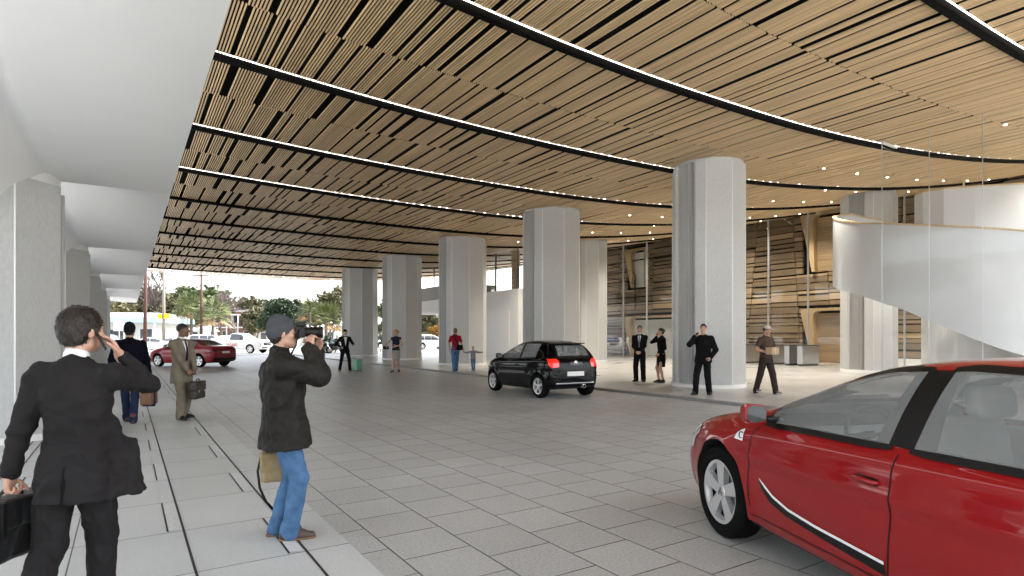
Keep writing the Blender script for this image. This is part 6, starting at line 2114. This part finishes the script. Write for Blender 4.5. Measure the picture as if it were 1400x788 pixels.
# white houses glimpsed behind the palms
for px, d, w_, h_, lab in ((256, 92, 4.4, 3.4, 'white house glimpsed behind the palm trunks'), (440, 96, 7, 4.4, 'white house glimpsed behind the motorcycles'), (368, 105, 5, 3.6, 'small white house with pitched roof behind the white pickup')):
    hs = empty('white_house', at(px, d, -.02), -HEAD + R(6), lab, 'house', 'white houses behind the trees')
    MB().box(-w_ / 2, w_ / 2, 0, 6, 0, h_ * .68).build('wall', wall_w, hs)
    z = h_ * .68 + .003
    mb = MB(); mb.raw([(-w_ / 2 - .3, -.4, z), (w_ / 2 + .3, -.4, z), (w_ / 2 + .3, 6.4, z), (-w_ / 2 - .3, 6.4, z), (-w_ / 2 - .3, 3, h_), (w_ / 2 + .3, 3, h_)], [(0, 1, 5, 4), (1, 2, 5), (2, 3, 4, 5), (3, 0, 4), (3, 2, 1, 0)])
    mb.build('roof', M['white_car'], hs)
    for x in (-w_ * .3, w_ * .12):
        q = MB().box(x, x + 1.1, -.05, -.003, .9, 2.3).build('window', M['joint'], hs)
        MB().box(x + .08, x + 1.02, -.07, -.053, .98, 2.22).build('pane', M['dark_glass'], q)

# two dark motorcycles parked by the street
def motorcycle():
    t = empty('motorcycle', (0, 0, 0))
    for y, nm in ((.70, 'wheel'), (-.70, 'wheel')):
        w_ = MB().lathe([(.22, -.05), (.30, -.055), (.32, -.03), (.32, .03), (.30, .055), (.22, .05), (.22, -.05)], 24, 'x').build(nm, M['rubber'], t, smooth=True)
        w_.location = (0, y, .32)
        mb = MB(); mb.lathe([(.215, -.02), (.19, -.02), (.19, .02), (.215, .02)], 24, 'x'); mb.lathe([(0, -.05), (.05, -.05), (.05, .05), (0, .05)], 12, 'x')
        for k in range(7):
            a = k / 7 * 6.283; mb.bar((0, 0, 0), (0, .2 * math.cos(a), .2 * math.sin(a)), .015, .015)
        mb.build('rim', M['alloy'], w_)
    S = Solid(); S.rc((0, .28, .80), (0, -.05, .80), .15, .13, .05); S.vsq = None
    vs, Q = S.mesh(.02); np_mesh('fuel_tank', vs, Q, M['black_paint'], t)
    S = Solid(); S.rc((0, -.15, .76), (0, -.62, .82), .13, .11, .05); vs, Q = S.mesh(.02); np_mesh('seat', vs, Q, M_black, t)
    MB().box(-.16, .16, -.18, .22, .30, .62).build('engine', M['alloy_dark'], t, bevel=.04)
    for sx in (-.08, .08): MB().tube([(sx, .70, .32), (sx, .40, .98)], .028, 8).build('fork', M['chrome'], t)
    MB().tube([(-.38, .25, 1.08), (-.2, .38, 1.04), (.2, .38, 1.04), (.38, .25, 1.08)], .016, 6).build('handlebar', M['chrome'], t)
    MB().lathe([(0, .60), (.10, .58), (.09, .46), (0, .44)], 14, 'y', c=(0, 0, .90)).build('headlamp', M['lamp_clear'], t)
    MB().tube([(.16, .1, .32), (.18, -.3, .28), (.18, -.85, .34)], [.035, .04, .05], 8).build('exhaust_pipe', M['chrome'], t)
    MB().tube([(0, .2, .55), (0, -.7, .34)], .03, 6).build('frame', M['black'], t)
    MB().tube([(-.02, 0, .3), (-.25, .05, .0)], .012, 6).build('kickstand', M['chrome'], t)
    return t


mo = motorcycle()
for k, (px, d, az, lab) in enumerate(((441, 53.5, 75, 'black motorcycle parked at the street edge, left one of the pair'), (458, 54.5, 95, 'black motorcycle parked at the street edge, right one of the pair by the column'))):
    o = mo if k == 0 else copy_tree(mo)
    q = at(px, d); o.location = (q.x, q.y, 0); o.rotation_euler = (0, 0, -R(az)); tag(o, lab, 'motorcycle', 'motorcycles by the street')
# ------------------------------------------------------------------ light, sky, camera
SUN_AZ, SUN_EL = 88.0, 52.0
w = bpy.data.worlds.new("World"); scene.world = w; w.use_nodes = True
wn, wl = w.node_tree.nodes, w.node_tree.links
bg = wn['Background']
sky = wn.new('ShaderNodeTexSky'); sky.sky_type = 'NISHITA'; sky.sun_disc = False
sky.sun_elevation = R(SUN_EL); sky.sun_rotation = R(SUN_AZ)
sky.air_density = 1.0; sky.dust_density = 3.0; sky.ozone_density = 1.0
hs_ = wn.new('ShaderNodeHueSaturation'); hs_.inputs['Saturation'].default_value = 0.35     # thin bright overcast
wl.new(sky.outputs['Color'], hs_.inputs['Color']); wl.new(hs_.outputs['Color'], bg.inputs['Color'])
bg.inputs['Strength'].default_value = 0.14
ld = bpy.data.lights.new('sun', 'SUN'); ld.energy = 2.2; ld.angle = R(4); ld.color = (1.0, 0.95, 0.88)
lo_ = bpy.data.objects.new('sun', ld); COL.objects.link(lo_)
a = R(SUN_AZ); e = R(SUN_EL)
sd = Vector((math.sin(a) * math.cos(e), math.cos(a) * math.cos(e), math.sin(e)))
lo_.rotation_euler = (-sd).to_track_quat('-Z', 'Y').to_euler()
cd = bpy.data.cameras.new('camera'); co = bpy.data.objects.new('camera', cd); COL.objects.link(co)
cd.sensor_width = 36.0; cd.lens = FPX / 1400 * 36.0
cd.clip_start = 0.05; cd.clip_end = 3000
cd.shift_y = (460 - 394) / 1400.0
co.location = (0, 0, CAM_H)
co.rotation_euler = (R(90), 0, -HEAD)
scene.camera = co
vs_ = scene.view_settings
vs_.view_transform = 'Standard'; vs_.look = 'None'; vs_.gamma = 1.0; vs_.use_curve_mapping = False
vs_.exposure = 2.66
scene.cycles.use_denoising = True
try: scene.cycles.denoiser = 'OPENIMAGEDENOISE'
except Exception: pass
scene.cycles.max_bounces = 10
scene.cycles.diffuse_bounces = 6
scene.cycles.glossy_bounces = 4
scene.cycles.transparent_max_bounces = 12
scene.cycles.sample_clamp_indirect = 6.0
scene.cycles.caustics_reflective = False
scene.cycles.caustics_refractive = False
